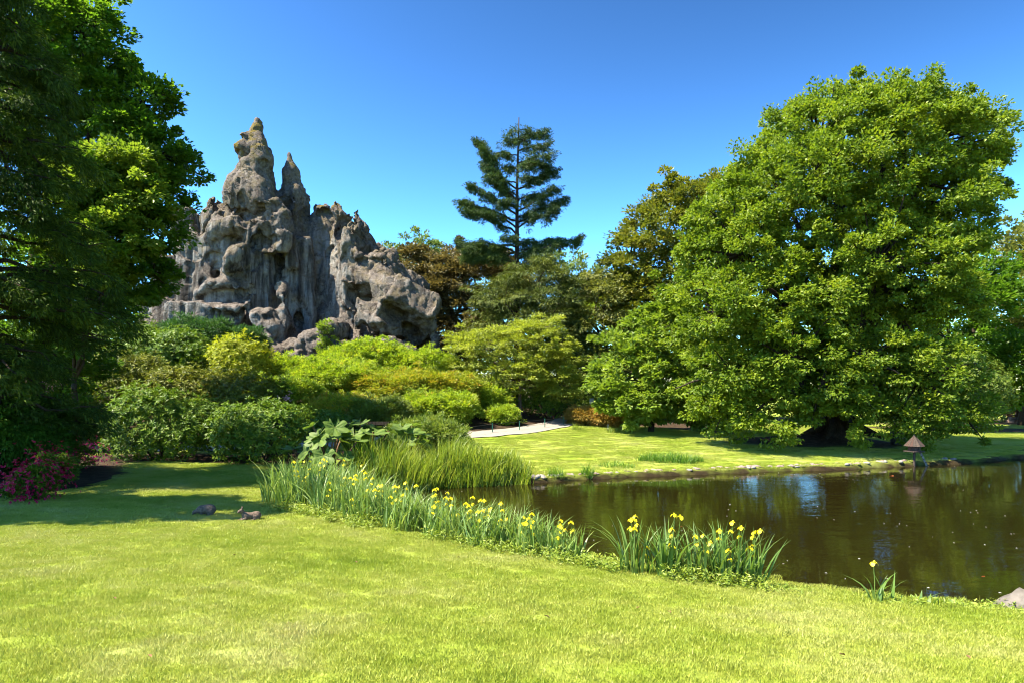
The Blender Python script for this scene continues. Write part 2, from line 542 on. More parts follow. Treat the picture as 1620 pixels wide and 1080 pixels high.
PATH = np.array([(-34, 27.5), (-26, 28.4), (-19.5, 29.0), (-16.9, 28.9), (-12, 28.9), (-8.7, 29.4), (-5.8, 30.5), (-2.1, 32.5), (0.2, 35.0), (2.2, 38.5), (3.6, 42.5), (4.6, 48.0), (6.5, 56), (9, 66)], float)
CP = np.array([
    (0, 0, 1.4), (-6, 0, 1.4), (6, 0, 1.35), (0, -8, 1.7), (-12, -8, 1.7), (12, -8, 1.6), (15, 0, 1.1), (-18, 2, 1.4),
    (0, 5, .93), (-5, 5, .95), (5, 5, .84), (0, 9.5, .45), (3, 8.7, .38), (6.6, 8.0, .34), (-5, 10, .62), (-10, 10, .72), (-8, 15, .42), (-5, 15, .32),
    (-12, 18, .45), (-16, 16, .6), (-3, 17, .22), (-13, 22, .5), (-17, 26, .62), (-9, 26, .5), (-13, 27, .55), (-4.6, 24, .32), (-20, 20, .7), (-27, 20, 1.0),
    (.5, 24, .22), (5, 26, .28), (10, 27.5, .28), (-2.1, 32, .9), (1, 32, .75), (3.6, 40, 1.07), (8, 40, .92), (6, 32, .62), (12, 32, .5), (20, 33, .36), (16, 45, .78),
    (28, 38, .3), (45, 60, .35), (30, 60, .42), (40, 40, .3), (-16, 29, .55), (-8.7, 29.5, .72), (-5.8, 30.5, .84), (-20, 29, .65),
    (-16, 47, 6.0), (-21, 46, 6.3), (-25, 45, 5.6), (-8, 48, 5.4), (-10, 45, 5.0), (-16, 39, 3.3), (-10, 38, 2.7), (-4.5, 39, 1.9), (-20, 37, 2.9), (-26, 37, 2.7),
    (-22, 31.5, 1.1), (-14, 31.5, 1.0), (-8, 32, 1.0), (-32, 46, 4.2), (-36, 30, 1.6), (-12, 62, 5.6), (-26, 66, 4.6), (0, 56, 2.6), (1.5, 46, 1.7), (11, 60, 1.2),
    (20, 84, 1.0), (-40, 84, 3.4), (62, 100, 1), (0, 112, 1.5), (-60, 60, 2), (-60, 10, 1.5), (60, 5, .8), (60, -20, 1), (-60, -20, 1.6), (10, 100, 1.2)], float)

def _tps(r2):
    return np.where(r2 > 1e-9, 0.5 * r2 * np.log(np.maximum(r2, 1e-9)), 0)

def _fit(cp):
    n = len(cp)
    d2 = ((cp[:, None, :2] - cp[None, :, :2]) ** 2).sum(-1)
    A = np.zeros((n + 3, n + 3))
    A[:n, :n] = _tps(d2) + np.eye(n) * 4.0
    A[:n, n] = 1; A[:n, n + 1:] = cp[:, :2]
    A[n, :n] = 1; A[n + 1:, :n] = cp[:, :2].T
    return np.linalg.solve(A, np.concatenate([cp[:, 2], [0, 0, 0]]))
_TW = _fit(CP)

def land(P):
    P = np.asarray(P, float)
    z = np.zeros(len(P))
    for s in range(0, len(P), 20000):
        q = P[s:s + 20000]
        d2 = ((q[:, None, :] - CP[None, :, :2]) ** 2).sum(-1)
        z[s:s + 20000] = _tps(d2) @ _TW[:-3] + _TW[-3] + q @ _TW[-2:]
    far = sstep(60, 115, np.hypot(P[:, 0], P[:, 1] - 25))
    return z * (1 - far) + 1.0 * far

def ground(P):
    P = np.atleast_2d(np.asarray(P, float))[:, :2]
    z = land(P)
    z = z + 0.5 * np.exp(-(((P[:, 0] - 15.3) / 3.0) ** 2 + ((P[:, 1] - 33.5) / 1.7) ** 2))
    near = sstep(70, 20, np.hypot(P[:, 0], P[:, 1]))
    P3 = np.c_[P, np.zeros(len(P))]
    z = z + near * (0.025 * vnoise(P3 * 0.9, 3) + 0.012 * vnoise(P3 * 3.1, 4))
    sd = poly_sd(P, POND) + 0.16 * vnoise(P3 * 1.3, 9) + 0.07 * vnoise(P3 * 4.0, 10)
    bank = sstep(0.0, 1.6, sd)
    zb = np.where(sd > 0, 0.13 + (z - 0.13) * np.clip(0.35 * (sd > 0) + 0.65 * bank, 0, 1), 0)
    zi = 0.13 + 0.35 * 0 - 0.95 * sstep(0.0, 0.9, -sd)
    edge = 0.13 + (z - 0.13) * 0.35
    zi = edge + (-0.8 - edge) * sstep(0.0, 0.8, -sd)
    return np.where(sd > 0, zb, zi)

def gz(x, y):
    return float(ground([(x, y)])[0])

def ell_w(P, cx, cy, rx, ry, soft=0.25):
    return 1 - sstep(1 - soft, 1 + soft, np.hypot((P[:, 0] - cx) / rx, (P[:, 1] - cy) / ry))

_ph = np.array(sorted([tuple(p) for p in PATH]))
def soil_w(P):
    P = np.atleast_2d(np.asarray(P, float))[:, :2]
    P3 = np.c_[P, np.zeros(len(P))]
    Q = P + 0.35 * np.c_[vnoise(P3 * 0.8, 21), vnoise(P3 * 0.8, 22)]
    py_ = np.interp(Q[:, 0], _ph[:, 0], _ph[:, 1])
    hill = np.where(Q[:, 0] < 4.5, sstep(py_ + 0.7, py_ + 1.0, Q[:, 1]), 0)
    back = np.interp(Q[:, 0], [3.5, 6, 8, 12, 14, 16], [43, 42.5, 41, 37.0, 38.5, 41])
    hill2 = np.where((Q[:, 0] >= 4.5) & (Q[:, 0] < 13.3), sstep(back, back + 0.4, Q[:, 1]), 0)
    s = np.maximum(hill, hill2)
    for e in ((-15.6, 21.8, 2.9, 3.3), (-13.1, 18.6, 1.5, 3.6), (-18.5, 19, 4, 2.2), (-13.6, 26.0, 3.0, 1.7), (-9.3, 25.9, 2.6, 1.7), (14.7, 33.4, 4.2, 2.3), (-4.6, 23.6, 1.9, 1.3), (-6, 27, 2.6, 1.2),
              (32, 49, 7, 3.5), (30, 62, 30, 6), (-24, 24, 5, 8)):
        s = np.maximum(s, ell_w(Q, *e, soft=0.12))
    return s

def axis(lo, hi, dlo, dhi, dense, grow=1.16):
    mid = np.arange(dlo, dhi + 1e-6, dense)
    up, st = [], dense
    x = dhi
    while x < hi:
        st *= grow; x += st; up.append(x)
    dn, st = [], dense
    x = dlo
    while x > lo:
        st *= grow; x -= st; dn.append(x)
    return np.array(dn[::-1] + list(mid) + up)

gx = axis(-900, 900, -24, 30, 0.27)
gy = axis(-60, 1500, 2, 42, 0.27)
GX, GY = np.meshgrid(gx, gy, indexing='ij')
P2 = np.c_[GX.ravel(), GY.ravel()]
gzv = ground(P2)
nx, ny = len(gx), len(gy)
ii = np.arange(nx * ny).reshape(nx, ny)
GQ = np.stack([ii[:-1, :-1], ii[1:, :-1], ii[1:, 1:], ii[:-1, 1:]], -1).reshape(-1, 4)
sdg = poly_sd(P2, POND)

m, nd, lk = M('ground')
geo = nd.new('ShaderNodeNewGeometry')
p = nd['Principled BSDF']
lawn = mixc(nd, lk, 1.0, lawn_colour(nd, lk, geo.outputs['Position']), (0.72, 0.78, 0.75), 'MULTIPLY')
soiln = noise(nd, lk, 5, 6, 0.65, geo.outputs['Position'])
soilr = ramp(nd, [(0.3, (0.030, 0.020, 0.012)), (0.55, (0.075, 0.048, 0.028)), (0.75, (0.14, 0.095, 0.055))], ALB)
lk.new(soiln.outputs[0], soilr.inputs[0])
sa = nd.new('ShaderNodeAttribute'); sa.attribute_name = 'soil'
ba = nd.new('ShaderNodeAttribute'); ba.attribute_name = 'bed'
col = mixc(nd, lk, sa.outputs['Fac'], lawn, soilr.outputs[0])
mudr = ramp(nd, [(0.3, (0.025, 0.017, 0.008)), (0.7, (0.06, 0.042, 0.018))], ALB)
lk.new(soiln.outputs[0], mudr.inputs[0])
col = mixc(nd, lk, ba.outputs['Fac'], col, mudr.outputs[0])
lk.new(col, p.inputs['Base Color'])
p.inputs['Roughness'].default_value = 0.95
p.inputs['Specular IOR Level'].default_value = 0.1
bn = noise(nd, lk, 38, 4, 0.7, geo.outputs['Position'])
bp = nd.new('ShaderNodeBump'); bp.inputs['Strength'].default_value = 0.7; bp.inputs['Distance'].default_value = 0.04
lk.new(bn.outputs[0], bp.inputs['Height']); lk.new(bp.outputs[0], p.inputs['Normal'])
GROUND_MAT = m
tag(obj('ground', mesh_np('ground', np.c_[P2, gzv], GQ, mat=m, smooth=True, extra={'soil': soil_w(P2), 'bed': sstep(0.25, -0.15, sdg)})), kind='structure')

# ------------------------------------------------------------------ water
m, nd, lk = M('pond_water')
geo = nd.new('ShaderNodeNewGeometry')
n1 = noise(nd, lk, 1.5, 3, 0.5, geo.outputs['Position'], (0.8, 1.6, 1))
n2 = noise(nd, lk, 7.5, 3, 0.5, geo.outputs['Position'], (0.7, 1.6, 1))
n0 = noise(nd, lk, 0.16, 2, 0.5, geo.outputs['Position'])
amp = ramp(nd, [(0.40, (0.25, 0.25, 0.25)), (0.62, (1, 1, 1))]); lk.new(n0.outputs[0], amp.inputs[0])
hgt = mathn(nd, lk, 'ADD', n1.outputs[0], mathn(nd, lk, 'MULTIPLY', n2.outputs[0], 0.22))
hgt = mathn(nd, lk, 'MULTIPLY', hgt, amp.outputs[0])
bp = nd.new('ShaderNodeBump'); bp.inputs['Strength'].default_value = 0.14; bp.inputs['Distance'].default_value = 0.10
lk.new(hgt, bp.inputs['Height'])
gl = nd.new('ShaderNodeBsdfGlossy'); gl.inputs['Roughness'].default_value = 0.03
lk.new(bp.outputs[0], gl.inputs['Normal'])
df = nd.new('ShaderNodeBsdfDiffuse'); df.inputs['Color'].default_value = (0.020, 0.0165, 0.004, 1)
tr = nd.new('ShaderNodeBsdfTransparent'); tr.inputs['Color'].default_value = (0.55, 0.45, 0.20, 1)
mx1 = nd.new('ShaderNodeMixShader'); mx1.inputs[0].default_value = 0.45
lk.new(df.outputs[0], mx1.inputs[1]); lk.new(tr.outputs[0], mx1.inputs[2])
fr = nd.new('ShaderNodeFresnel'); fr.inputs['IOR'].default_value = 2.0
lk.new(bp.outputs[0], fr.inputs['Normal'])
mx2 = nd.new('ShaderNodeMixShader')
lk.new(fr.outputs[0], mx2.inputs[0]); lk.new(mx1.outputs[0], mx2.inputs[1]); lk.new(gl.outputs[0], mx2.inputs[2])
lk.new(mx2.outputs[0], nd['Material Output'].inputs['Surface'])
# the sheet runs a little way under the banks
V = np.array([(-8, 6, 0), (62, 5, 0), (62, 38, 0), (-8, 38, 0)], float)
xs = np.linspace(-8, 62, 36); ys = np.linspace(5, 38, 18)
XX, YY = np.meshgrid(xs, ys, indexing='ij')
jj = np.arange(36 * 18).reshape(36, 18)
WQ = np.stack([jj[:-1, :-1], jj[1:, :-1], jj[1:, 1:], jj[:-1, 1:]], -1).reshape(-1, 4)
cen = np.c_[XX.ravel(), YY.ravel()][WQ].mean(1)
WQ = WQ[poly_sd(cen, POND) < 2.2]
tag(obj('water', mesh_np('water', np.c_[XX.ravel(), YY.ravel(), np.zeros(XX.size)], WQ, mat=m, smooth=True)), kind='structure')

# ------------------------------------------------------------------ path
m, nd, lk = M('pale_gravel')
geo = nd.new('ShaderNodeNewGeometry')
p = nd['Principled BSDF']
n = noise(nd, lk, 14, 6, 0.7, geo.outputs['Position'])
r = ramp(nd, [(0.3, (0.22, 0.195, 0.16)), (0.7, (0.36, 0.325, 0.28))], 0.7)
lk.new(n.outputs[0], r.inputs[0]); lk.new(r.outputs[0], p.inputs['Base Color'])
p.inputs['Roughness'].default_value = 0.95
tt = np.linspace(0, 1, 140)
cum = np.concatenate([[0], np.cumsum(np.hypot(*np.diff(PATH, axis=0).T))]); cum /= cum[-1]
pc = np.c_[np.interp(tt, cum, PATH[:, 0]), np.interp(tt, cum, PATH[:, 1])]
for _ in range(6):
    pc[1:-1] = 0.25 * pc[:-2] + 0.5 * pc[1:-1] + 0.25 * pc[2:]
tg = unit(np.gradient(pc, axis=0)); nr = np.c_[-tg[:, 1], tg[:, 0]]
us = np.linspace(-0.85, 0.85, 7)
wob = 0.06 * vnoise(np.c_[pc, np.zeros(len(pc))] * 1.5, 5)
PV = (pc[:, None] + (us[None, :, None] * (1 + wob[:, None, None])) * nr[:, None]).reshape(-1, 2)
pz = ground(PV) + 0.035
jj = np.arange(len(PV)).reshape(140, 7)
PQ = np.stack([jj[:-1, :-1], jj[:-1, 1:], jj[1:, 1:], jj[1:, :-1]], -1).reshape(-1, 4)[:, ::-1]
tag(obj('path', mesh_np('path', np.c_[PV, pz], PQ, mat=m, smooth=True)), kind='structure')

# ------------------------------------------------------------------ lawn grass: one tile of blades, set out over the lawn by geometry nodes
m, nd, lk = M('lawn_grass')
geo = nd.new('ShaderNodeNewGeometry')
p = nd['Principled BSDF']
lc = lawn_colour(nd, lk, geo.outputs['Position'])
at = nd.new('ShaderNodeAttribute'); at.attribute_name = 'tint'
tr_ = ramp(nd, [(0.0, (0.82, 0.87, 0.8)), (0.6, (1.03, 1.02, 0.95)), (1.0, (1.22, 1.12, 1.3))]); lk.new(at.outputs['Fac'], tr_.inputs[0])
gc = mixc(nd, lk, 1.0, lc, tr_.outputs[0], 'MULTIPLY')
lk.new(gc, p.inputs['Base Color'])
p.inputs['Roughness'].default_value = 0.5
p.inputs['Specular IOR Level'].default_value = 0.3
t = nd.new('ShaderNodeBsdfTranslucent'); lk.new(gc, t.inputs['Color'])
mx = nd.new('ShaderNodeMixShader'); mx.inputs[0].default_value = 0.35
lk.new(p.outputs[0], mx.inputs[1]); lk.new(t.outputs[0], mx.inputs[2]); lk.new(mx.outputs[0], nd['Material Output'].inputs['Surface'])
GRASS_MAT = m

def stuff_by_nodes(name, TV, TF, ttint, pts, scl, rot, mat):
    """one object: a tile of geometry and a cloud of points, instanced over the points by geometry nodes"""
    n, k = len(TV), len(pts)
    V = np.vstack([TV, pts])
    ex = {'tile': np.r_[np.ones(n), np.zeros(k)], 'size': np.r_[np.ones(n), scl], 'spin': np.r_[np.zeros(n), rot]}
    me = mesh_np(name, V, TF, tint=np.r_[ttint, np.zeros(k)], mat=mat, extra=ex)
    o = obj(name, me)
    ng = bpy.data.node_groups.new(name, 'GeometryNodeTree')
    ng.interface.new_socket('Geometry', in_out='INPUT', socket_type='NodeSocketGeometry')
    ng.interface.new_socket('Geometry', in_out='OUTPUT', socket_type='NodeSocketGeometry')
    N, L = ng.nodes, ng.links
    gi, go = N.new('NodeGroupInput'), N.new('NodeGroupOutput')
    def attr(nm):
        a = N.new('GeometryNodeInputNamedAttribute'); a.data_type = 'FLOAT'; a.inputs[0].default_value = nm
        return a.outputs[0]
    sp = N.new('GeometryNodeSeparateGeometry'); sp.domain = 'POINT'
    L.new(gi.outputs[0], sp.inputs[0]); L.new(attr('tile'), sp.inputs[1])
    ip = N.new('GeometryNodeInstanceOnPoints')
    L.new(sp.outputs[1], ip.inputs['Points']); L.new(sp.outputs[0], ip.inputs['Instance'])
    cx = N.new('ShaderNodeCombineXYZ'); L.new(attr('spin'), cx.inputs[2]); L.new(cx.outputs[0], ip.inputs['Rotation'])
    L.new(attr('size'), ip.inputs['Scale'])
    L.new(ip.outputs[0], go.inputs[0])
    md = o.modifiers.new('scatter', 'NODES'); md.node_group = ng
    return o

nb = 1500
bx = rng.uniform(-0.3, 0.3, (nb, 2))
ang = rng.uniform(0, 2 * np.pi, nb)
hb = rng.uniform(0.016, 0.036, nb) * (0.7 + 0.5 * vnoise(np.c_[bx * 9, np.zeros(nb)], 2) ** 2)
lean = rng.uniform(0.1, 0.9, nb)
wd = rng.uniform(0.0026, 0.0050, nb)
la = rng.uniform(0, 2 * np.pi, nb)
dv = np.c_[np.cos(ang) * wd, np.sin(ang) * wd, np.zeros(nb)]
b0 = np.c_[bx, np.full(nb, -0.006)]
tip = b0 + np.c_[np.cos(la) * lean * hb, np.sin(la) * lean * hb, hb]
TV = np.stack([b0 - dv, b0 + dv, tip], 1).reshape(-1, 3)
TF = np.arange(3 * nb).reshape(-1, 3)
ttint = np.repeat(rng.random(nb), 3)
cand = []
for (y0, y1, gap, sc_) in ((3.4, 13, 0.30, 1.0), (13, 24, 0.40, 1.25), (24, 52, 0.55, 1.5)):
    X, Y = np.meshgrid(np.arange(-y1 * 0.80 - 3, y1 * 0.80 + 3, gap), np.arange(y0, y1, gap), indexing='ij')
    X = X.ravel() + rng.uniform(-0.4, 0.4, X.size) * gap; Y = Y.ravel() + rng.uniform(-0.4, 0.4, Y.size) * gap
    k = np.abs(X) < Y * 0.78 + 2.0
    cand.append(np.c_[X[k], Y[k], np.full(k.sum(), sc_)])
cand = np.vstack(cand)
ok = (poly_sd(cand, POND) > 0.12) & (soil_w(cand) < 0.4) & (line_dist(cand, pc) > 0.95)
cand = cand[ok]
gp = np.c_[cand[:, :2], ground(cand)]
o = stuff_by_nodes('grass', TV, TF, ttint, gp, cand[:, 2] * rng.uniform(0.85, 1.2, len(cand)), rng.uniform(0, 6.28, len(cand)), GRASS_MAT)
tag(o, 'short mown lawn grass, bright yellow green in the sun', 'grass', kind='stuff')

# ------------------------------------------------------------------ the great artificial rock
m, nd, lk = M('weathered_rock')
p = nd['Principled BSDF']
tc = nd.new('ShaderNodeTexCoord'); geo = nd.new('ShaderNodeNewGeometry')
O = tc.outputs['Object']
big = noise(nd, lk, 0.28, 5, 0.6, O)
streak = noise(nd, lk, 1.1, 6, 0.65, O, (1.3, 1.3, 0.10))
fine = noise(nd, lk, 5.0, 8, 0.7, O)
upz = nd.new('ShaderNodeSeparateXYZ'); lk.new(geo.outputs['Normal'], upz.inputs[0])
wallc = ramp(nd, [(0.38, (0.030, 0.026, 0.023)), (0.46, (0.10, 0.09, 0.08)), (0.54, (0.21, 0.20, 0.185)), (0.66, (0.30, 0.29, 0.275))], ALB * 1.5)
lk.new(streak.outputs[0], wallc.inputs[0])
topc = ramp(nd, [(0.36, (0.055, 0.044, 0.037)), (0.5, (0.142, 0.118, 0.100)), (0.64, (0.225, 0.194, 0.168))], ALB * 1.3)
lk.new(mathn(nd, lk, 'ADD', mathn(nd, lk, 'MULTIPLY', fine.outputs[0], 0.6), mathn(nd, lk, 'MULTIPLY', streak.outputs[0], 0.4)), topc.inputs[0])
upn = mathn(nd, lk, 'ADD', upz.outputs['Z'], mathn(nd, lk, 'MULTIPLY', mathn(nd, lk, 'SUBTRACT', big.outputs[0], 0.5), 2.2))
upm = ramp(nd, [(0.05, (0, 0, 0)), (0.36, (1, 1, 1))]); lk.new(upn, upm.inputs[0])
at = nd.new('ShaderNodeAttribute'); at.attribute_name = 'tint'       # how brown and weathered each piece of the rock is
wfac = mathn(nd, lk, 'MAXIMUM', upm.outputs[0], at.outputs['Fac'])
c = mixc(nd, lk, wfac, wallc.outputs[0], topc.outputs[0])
fr_ = ramp(nd, [(0.3, (0.62, 0.62, 0.62)), (0.65, (1.12, 1.12, 1.12))]); lk.new(fine.outputs[0], fr_.inputs[0])
c = mixc(nd, lk, 0.8, c, fr_.outputs[0], 'MULTIPLY')
la_ = nd.new('ShaderNodeAttribute'); la_.attribute_name = 'lichen'
ln = noise(nd, lk, 1.7, 6, 0.65, O)
lf = ramp(nd, [(0.46, (0, 0, 0)), (0.60, (1, 1, 1))]); lk.new(ln.outputs[0], lf.inputs[0])
lfac = mathn(nd, lk, 'MULTIPLY', lf.outputs[0], la_.outputs['Fac'])
c = mixc(nd, lk, lfac, c, (0.12, 0.09, 0.017))
lk.new(c, p.inputs['Base Color'])
p.inputs['Roughness'].default_value = 0.92
p.inputs['Specular IOR Level'].default_value = 0.15
bsum = mathn(nd, lk, 'ADD', fine.outputs[0], mathn(nd, lk, 'MULTIPLY', noise(nd, lk, 22, 5, 0.7, O).outputs[0], 0.25))
bp = nd.new('ShaderNodeBump'); bp.inputs['Strength'].default_value = 0.8; bp.inputs['Distance'].default_value = 0.16
vo = nd.new('ShaderNodeTexVoronoi'); vo.feature = 'DISTANCE_TO_EDGE'; vo.inputs['Scale'].default_value = 0.9
wv = noise(nd, lk, 1.2, 4, 0.6, O)
vm = nd.new('ShaderNodeVectorMath'); vm.operation = 'ADD'; lk.new(O, vm.inputs[0])
vs = nd.new('ShaderNodeVectorMath'); vs.operation = 'SCALE'; vs.inputs['Scale'].default_value = 1.6; lk.new(wv.outputs[1], vs.inputs[0]); lk.new(vs.outputs[0], vm.inputs[1])
lk.new(vm.outputs[0], vo.inputs['Vector'])
vr = ramp(nd, [(0.0, (0, 0, 0)), (0.06, (1, 1, 1))]); lk.new(vo.outputs['Distance'], vr.inputs[0])
bsum = mathn(nd, lk, 'ADD', bsum, mathn(nd, lk, 'MULTIPLY', vr.outputs[0], 0.35))
lk.new(bsum, bp.inputs['Height']); lk.new(bp.outputs[0], p.inputs['Normal'])
ROCK = m

RY = 48.0
rs = RY / FPX
def R3(px, py, dy):
    return W(px, py, RY + dy)
fl = Field((-27.5, 42.4, 2.0), (-4.0, 53.5, 23.2), 0.115)
def E(px, py, dy, rx, rz, ry, k=0.4, tilt=0, sub=False):
    fl.ell(R3(px, py, dy), (rx * rs, ry, rz * rs), k, (0, math.radians(tilt), 0) if tilt else None, sub)
def K(px1, py1, r1, px2, py2, r2, dy1=0.0, dy2=None, ys=1.0, k=0.4, sub=False):
    fl.cap(R3(px1, py1, dy1), r1 * rs, R3(px2, py2, dy1 if dy2 is None else dy2), r2 * rs, k, ys, sub)

def BX(x0, y0, x1, y1, dy, hd, rd=0.35, k=0.25, tilt=0, lean=0, turn=0, sub=False):
    fl.box(R3((x0 + x1) / 2, (y0 + y1) / 2, dy), ((x1 - x0) / 2 * rs, hd, (y1 - y0) / 2 * rs), rd, k, (math.radians(lean), math.radians(tilt), math.radians(turn)), sub)

# solid walls behind everything
BX(288, 330, 326, 600, 2.2, 2.0, 0.4, 0.3, -5, -6, 10); BX(250, 405, 300, 600, 2.4, 1.8, 0.5, 0.3, -6, -6, 14); BX(236, 470, 262, 600, 2.4, 1.8, 0.5, 0.3, -6)
BX(300, 380, 448, 600, 1.2, 2.8, 0.4, 0.4, 0, -5, 0); BX(440, 345, 500, 600, 3.4, 2.4, 0.6, 0.4, 0, -6, -10)
BX(492, 345, 548, 600, 3.3, 2.3, 0.6, 0.4, 0, -8, -6); BX(540, 380, 605, 600, 1.8, 2.2, 0.6, 0.4, 0, -10, 8); BX(600, 430, 672, 600, 1.4, 2.0, 0.6, 0.4, 0, -6, -8)
# left blocks and wings
E(300, 440, 0.6, 16, 90, 1.2, 0.3, 5)
K(346, 330, 19, 338, 420, 24, 1.4, 0.6, 1.2, 0.25); E(338, 350, 0.6, 20, 38, 1.2, 0.25, 8)
K(262, 430, 14, 255, 560, 26, 2.0, 0.8, 1.2); K(243, 470, 12, 240, 560, 22, 2.2, 1.0, 1.2)
# main body and tall spire
K(398, 325, 40, 392, 570, 78, 1.4, 0.8, 0.85, 0.5)
E(397, 308, 0.6, 40, 46, 1.9, 0.3); E(381, 312, 0.3, 24, 36, 1.5, 0.3); E(418, 322, 0.2, 22, 44, 1.5, 0.3, -8)
K(399, 292, 33, 403, 238, 24, 0.7, 0.8, 1.0, 0.3); K(403, 240, 24, 408, 194, 8, 0.8, 0.9, 1.0, 0.2)
E(388, 236, 0.5, 16, 13, 0.9, 0.1, -16); E(394, 222, 0.5, 15, 14, 0.8, 0.12, 20)
E(418, 250, 0.5, 13, 30, 0.9, 0.2, -6)
# second spire
K(461, 330, 19, 460, 275, 13, 2.0, 2.0, 1.0, 0.3); K(460, 278, 13, 457, 244, 4, 2.0, 2.0, 1.0, 0.2)
E(470, 322, 1.7, 14, 34, 1.4, 0.3); E(449, 330, 1.6, 12, 34, 1.2, 0.3)
K(462, 330, 24, 466, 580, 36, 2.4, 2.2, 1.0, 0.5)
# shoulder that runs down right of the tall spire
K(432, 328, 14, 448, 384, 14, -0.6, -1.0, 1.0, 0.3); K(418, 356, 14, 446, 372, 13, -0.9, -1.1, 0.9, 0.3); E(440, 362, -0.8, 16, 32, 0.8, 0.25, 14)
K(452, 345, 9, 462, 420, 11, -0.2, -0.2, 1.0, 0.3)
# brow over the hollows
K(329, 384, 8, 346, 362, 14, -0.9, -1.2, 1.0, 0.25); K(346, 362, 15, 372, 354, 14, -1.2, -1.4, 1.0, 0.25); K(372, 352, 13, 396, 366, 12, -1.4, -1.4, 1.0, 0.25)
E(352, 346, -0.7, 16, 12, 0.9, 0.25); K(333, 378, 7, 338, 392, 5, -1.0, -1.0, 1, 0.2)
K(392, 366, 8, 398, 392, 7, -1.6, -1.6, 1, 0.2); K(405, 352, 11, 430, 352, 12, -1.2, -1.2, 1, 0.3)
K(402, 394, 7, 424, 400, 8, -1.4, -1.4, 1.0, 0.2); K(424, 398, 8, 448, 392, 9, -1.4, -1.1, 1.0, 0.2); K(405, 408, 6, 424, 407, 6, -1.3, -1.3, 1.1, 0.15)
# drapery of vertical ribs
for i, px in enumerate((399, 405, 452, 459, 467, 474, 482, 490)):
    r_ = 4.5 + 2.5 * rng.random()
    K(px + rng.uniform(-2, 2), 400 + 14 * rng.random() - (30 if px > 455 else 0), r_, px + rng.uniform(-5, 6), 530, r_ * 1.5, (-1.2 if px < 450 else 0.7) - 0.5 * rng.random(), (-1.9 if px < 450 else 0.2), 1.1, 0.22)
# boulder like nose, arch, ledge
E(373, 413, -1.9, 17, 27, 1.3, 0.12, 38); E(381, 402, -1.8, 17, 16, 1.1, 0.2); E(366, 424, -2.0, 12, 13, 1.1, 0.1)
K(314, 466, 8, 336, 450, 9, -1.4, -1.7, 1.5, 0.25); K(336, 450, 9, 366, 448, 7.5, -1.7, -1.8, 1.6, 0.25); K(366, 448, 7, 384, 460, 4, -1.8, -2.0, 1.2, 0.2); K(384, 460, 4, 391, 468, 3.5, -2.0, -2.0, 1.0, 0.1)
BX(276, 484, 394, 560, -1.6, 1.6, 0.22, 0.12, 0, -4, 3); K(330, 487, 6, 390, 487, 7, -3.0, -3.2, 1.0, 0.1); K(378, 490, 6, 376, 506, 3, -3.2, -3.2, 1, 0.1); K(308, 482, 7, 322, 482, 6, -2.5, -2.5, 1.2, 0.2); K(332, 484, 5, 392, 483, 5, -2.6, -2.9, 1.5, 0.15)
K(278, 490, 10, 268, 530, 14, -1.6, -1.6, 1.2, 0.3)
# pillar and boulders at the foot
K(445, 470, 5, 445, 486, 4.5, -2.7, -2.7, 1, 0.1); K(446, 488, 9, 452, 530, 17, -2.4, -2.2, 1.1, 0.2); K(446, 466, 9, 446, 455, 12, -2.0, -1.0, 1.2, 0.15)
E(407, 500, -2.9, 11, 16, 0.8, 0.1, 10); E(424, 497, -2.9, 13, 12, 0.9, 0.1); E(420, 515, -2.8, 20, 14, 1.0, 0.15); E(432, 520, -3.0, 14, 16, 0.9, 0.15)
# right ridge
K(510, 338, 15, 506, 560, 30, 2.6, 2.6, 1.1, 0.4); K(513, 334, 11, 513, 324, 4, 2.0, 2.0, 1, 0.15); K(531, 337, 15, 532, 323, 5, 1.6, 1.6, 1, 0.15); K(543, 350, 14, 540, 560, 36, 1.6, 1.4, 1.1, 0.35)
K(565, 358, 14, 565, 337, 4.5, 0.8, 0.8, 1.0, 0.15); K(568, 372, 22, 556, 560, 40, 0.9, 0.2, 1.1, 0.35); E(553, 400, -0.7, 14, 52, 1.0, 0.25, 6)
K(590, 392, 17, 598, 560, 34, 0.8, 0.4, 1.1, 0.3); K(612, 404, 16, 640, 560, 36, 0.8, 0.4, 1.0, 0.3); E(572, 425, -0.9, 20, 40, 1.1, 0.2, -10)
E(548, 480, -0.8, 12, 50, 1.2, 0.3, -4); K(548, 430, 10, 558, 530, 14, -1.2, -1.8, 1.0, 0.25)
E(604, 442, -0.9, 38, 46, 1.5, 0.6); BX(574, 442, 642, 532, -1.9, 1.5, 0.2, 0.1, 0, -14, -16); BX(588, 424, 636, 474, -1.65, 1.4, 0.2, 0.1, 42, -14, -16); BX(614, 466, 690, 508, -2.0, 1.9, 0.25, 0.12, 24, -20, 8)
K(597, 526, 8, 610, 440, 5, -3.7, -2.9, 1.0, 0.12)
K(640, 500, 12, 680, 506, 11, -2.2, -2.2, 1.3, 0.25); K(664, 456, 14, 682, 520, 10, 0.4, 0.2, 1.2, 0.3)
K(684, 500, 8, 690, 560, 9, -1.8, -1.0, 1.3, 0.25); K(622, 510, 12, 618, 540, 9, -2.4, -2.0, 1.1, 0.2); K(592, 508, 12, 570, 545, 12, -2.3, -2.3, 1, 0.2)
K(600, 396, 15, 652, 452, 14, 0.4, 0.0, 1.1, 0.3); K(648, 452, 13, 690, 494, 9, -0.4, -0.6, 1.2, 0.25); K(640, 450, 16, 672, 520, 20, 0.4, -0.2, 1.1, 0.3)
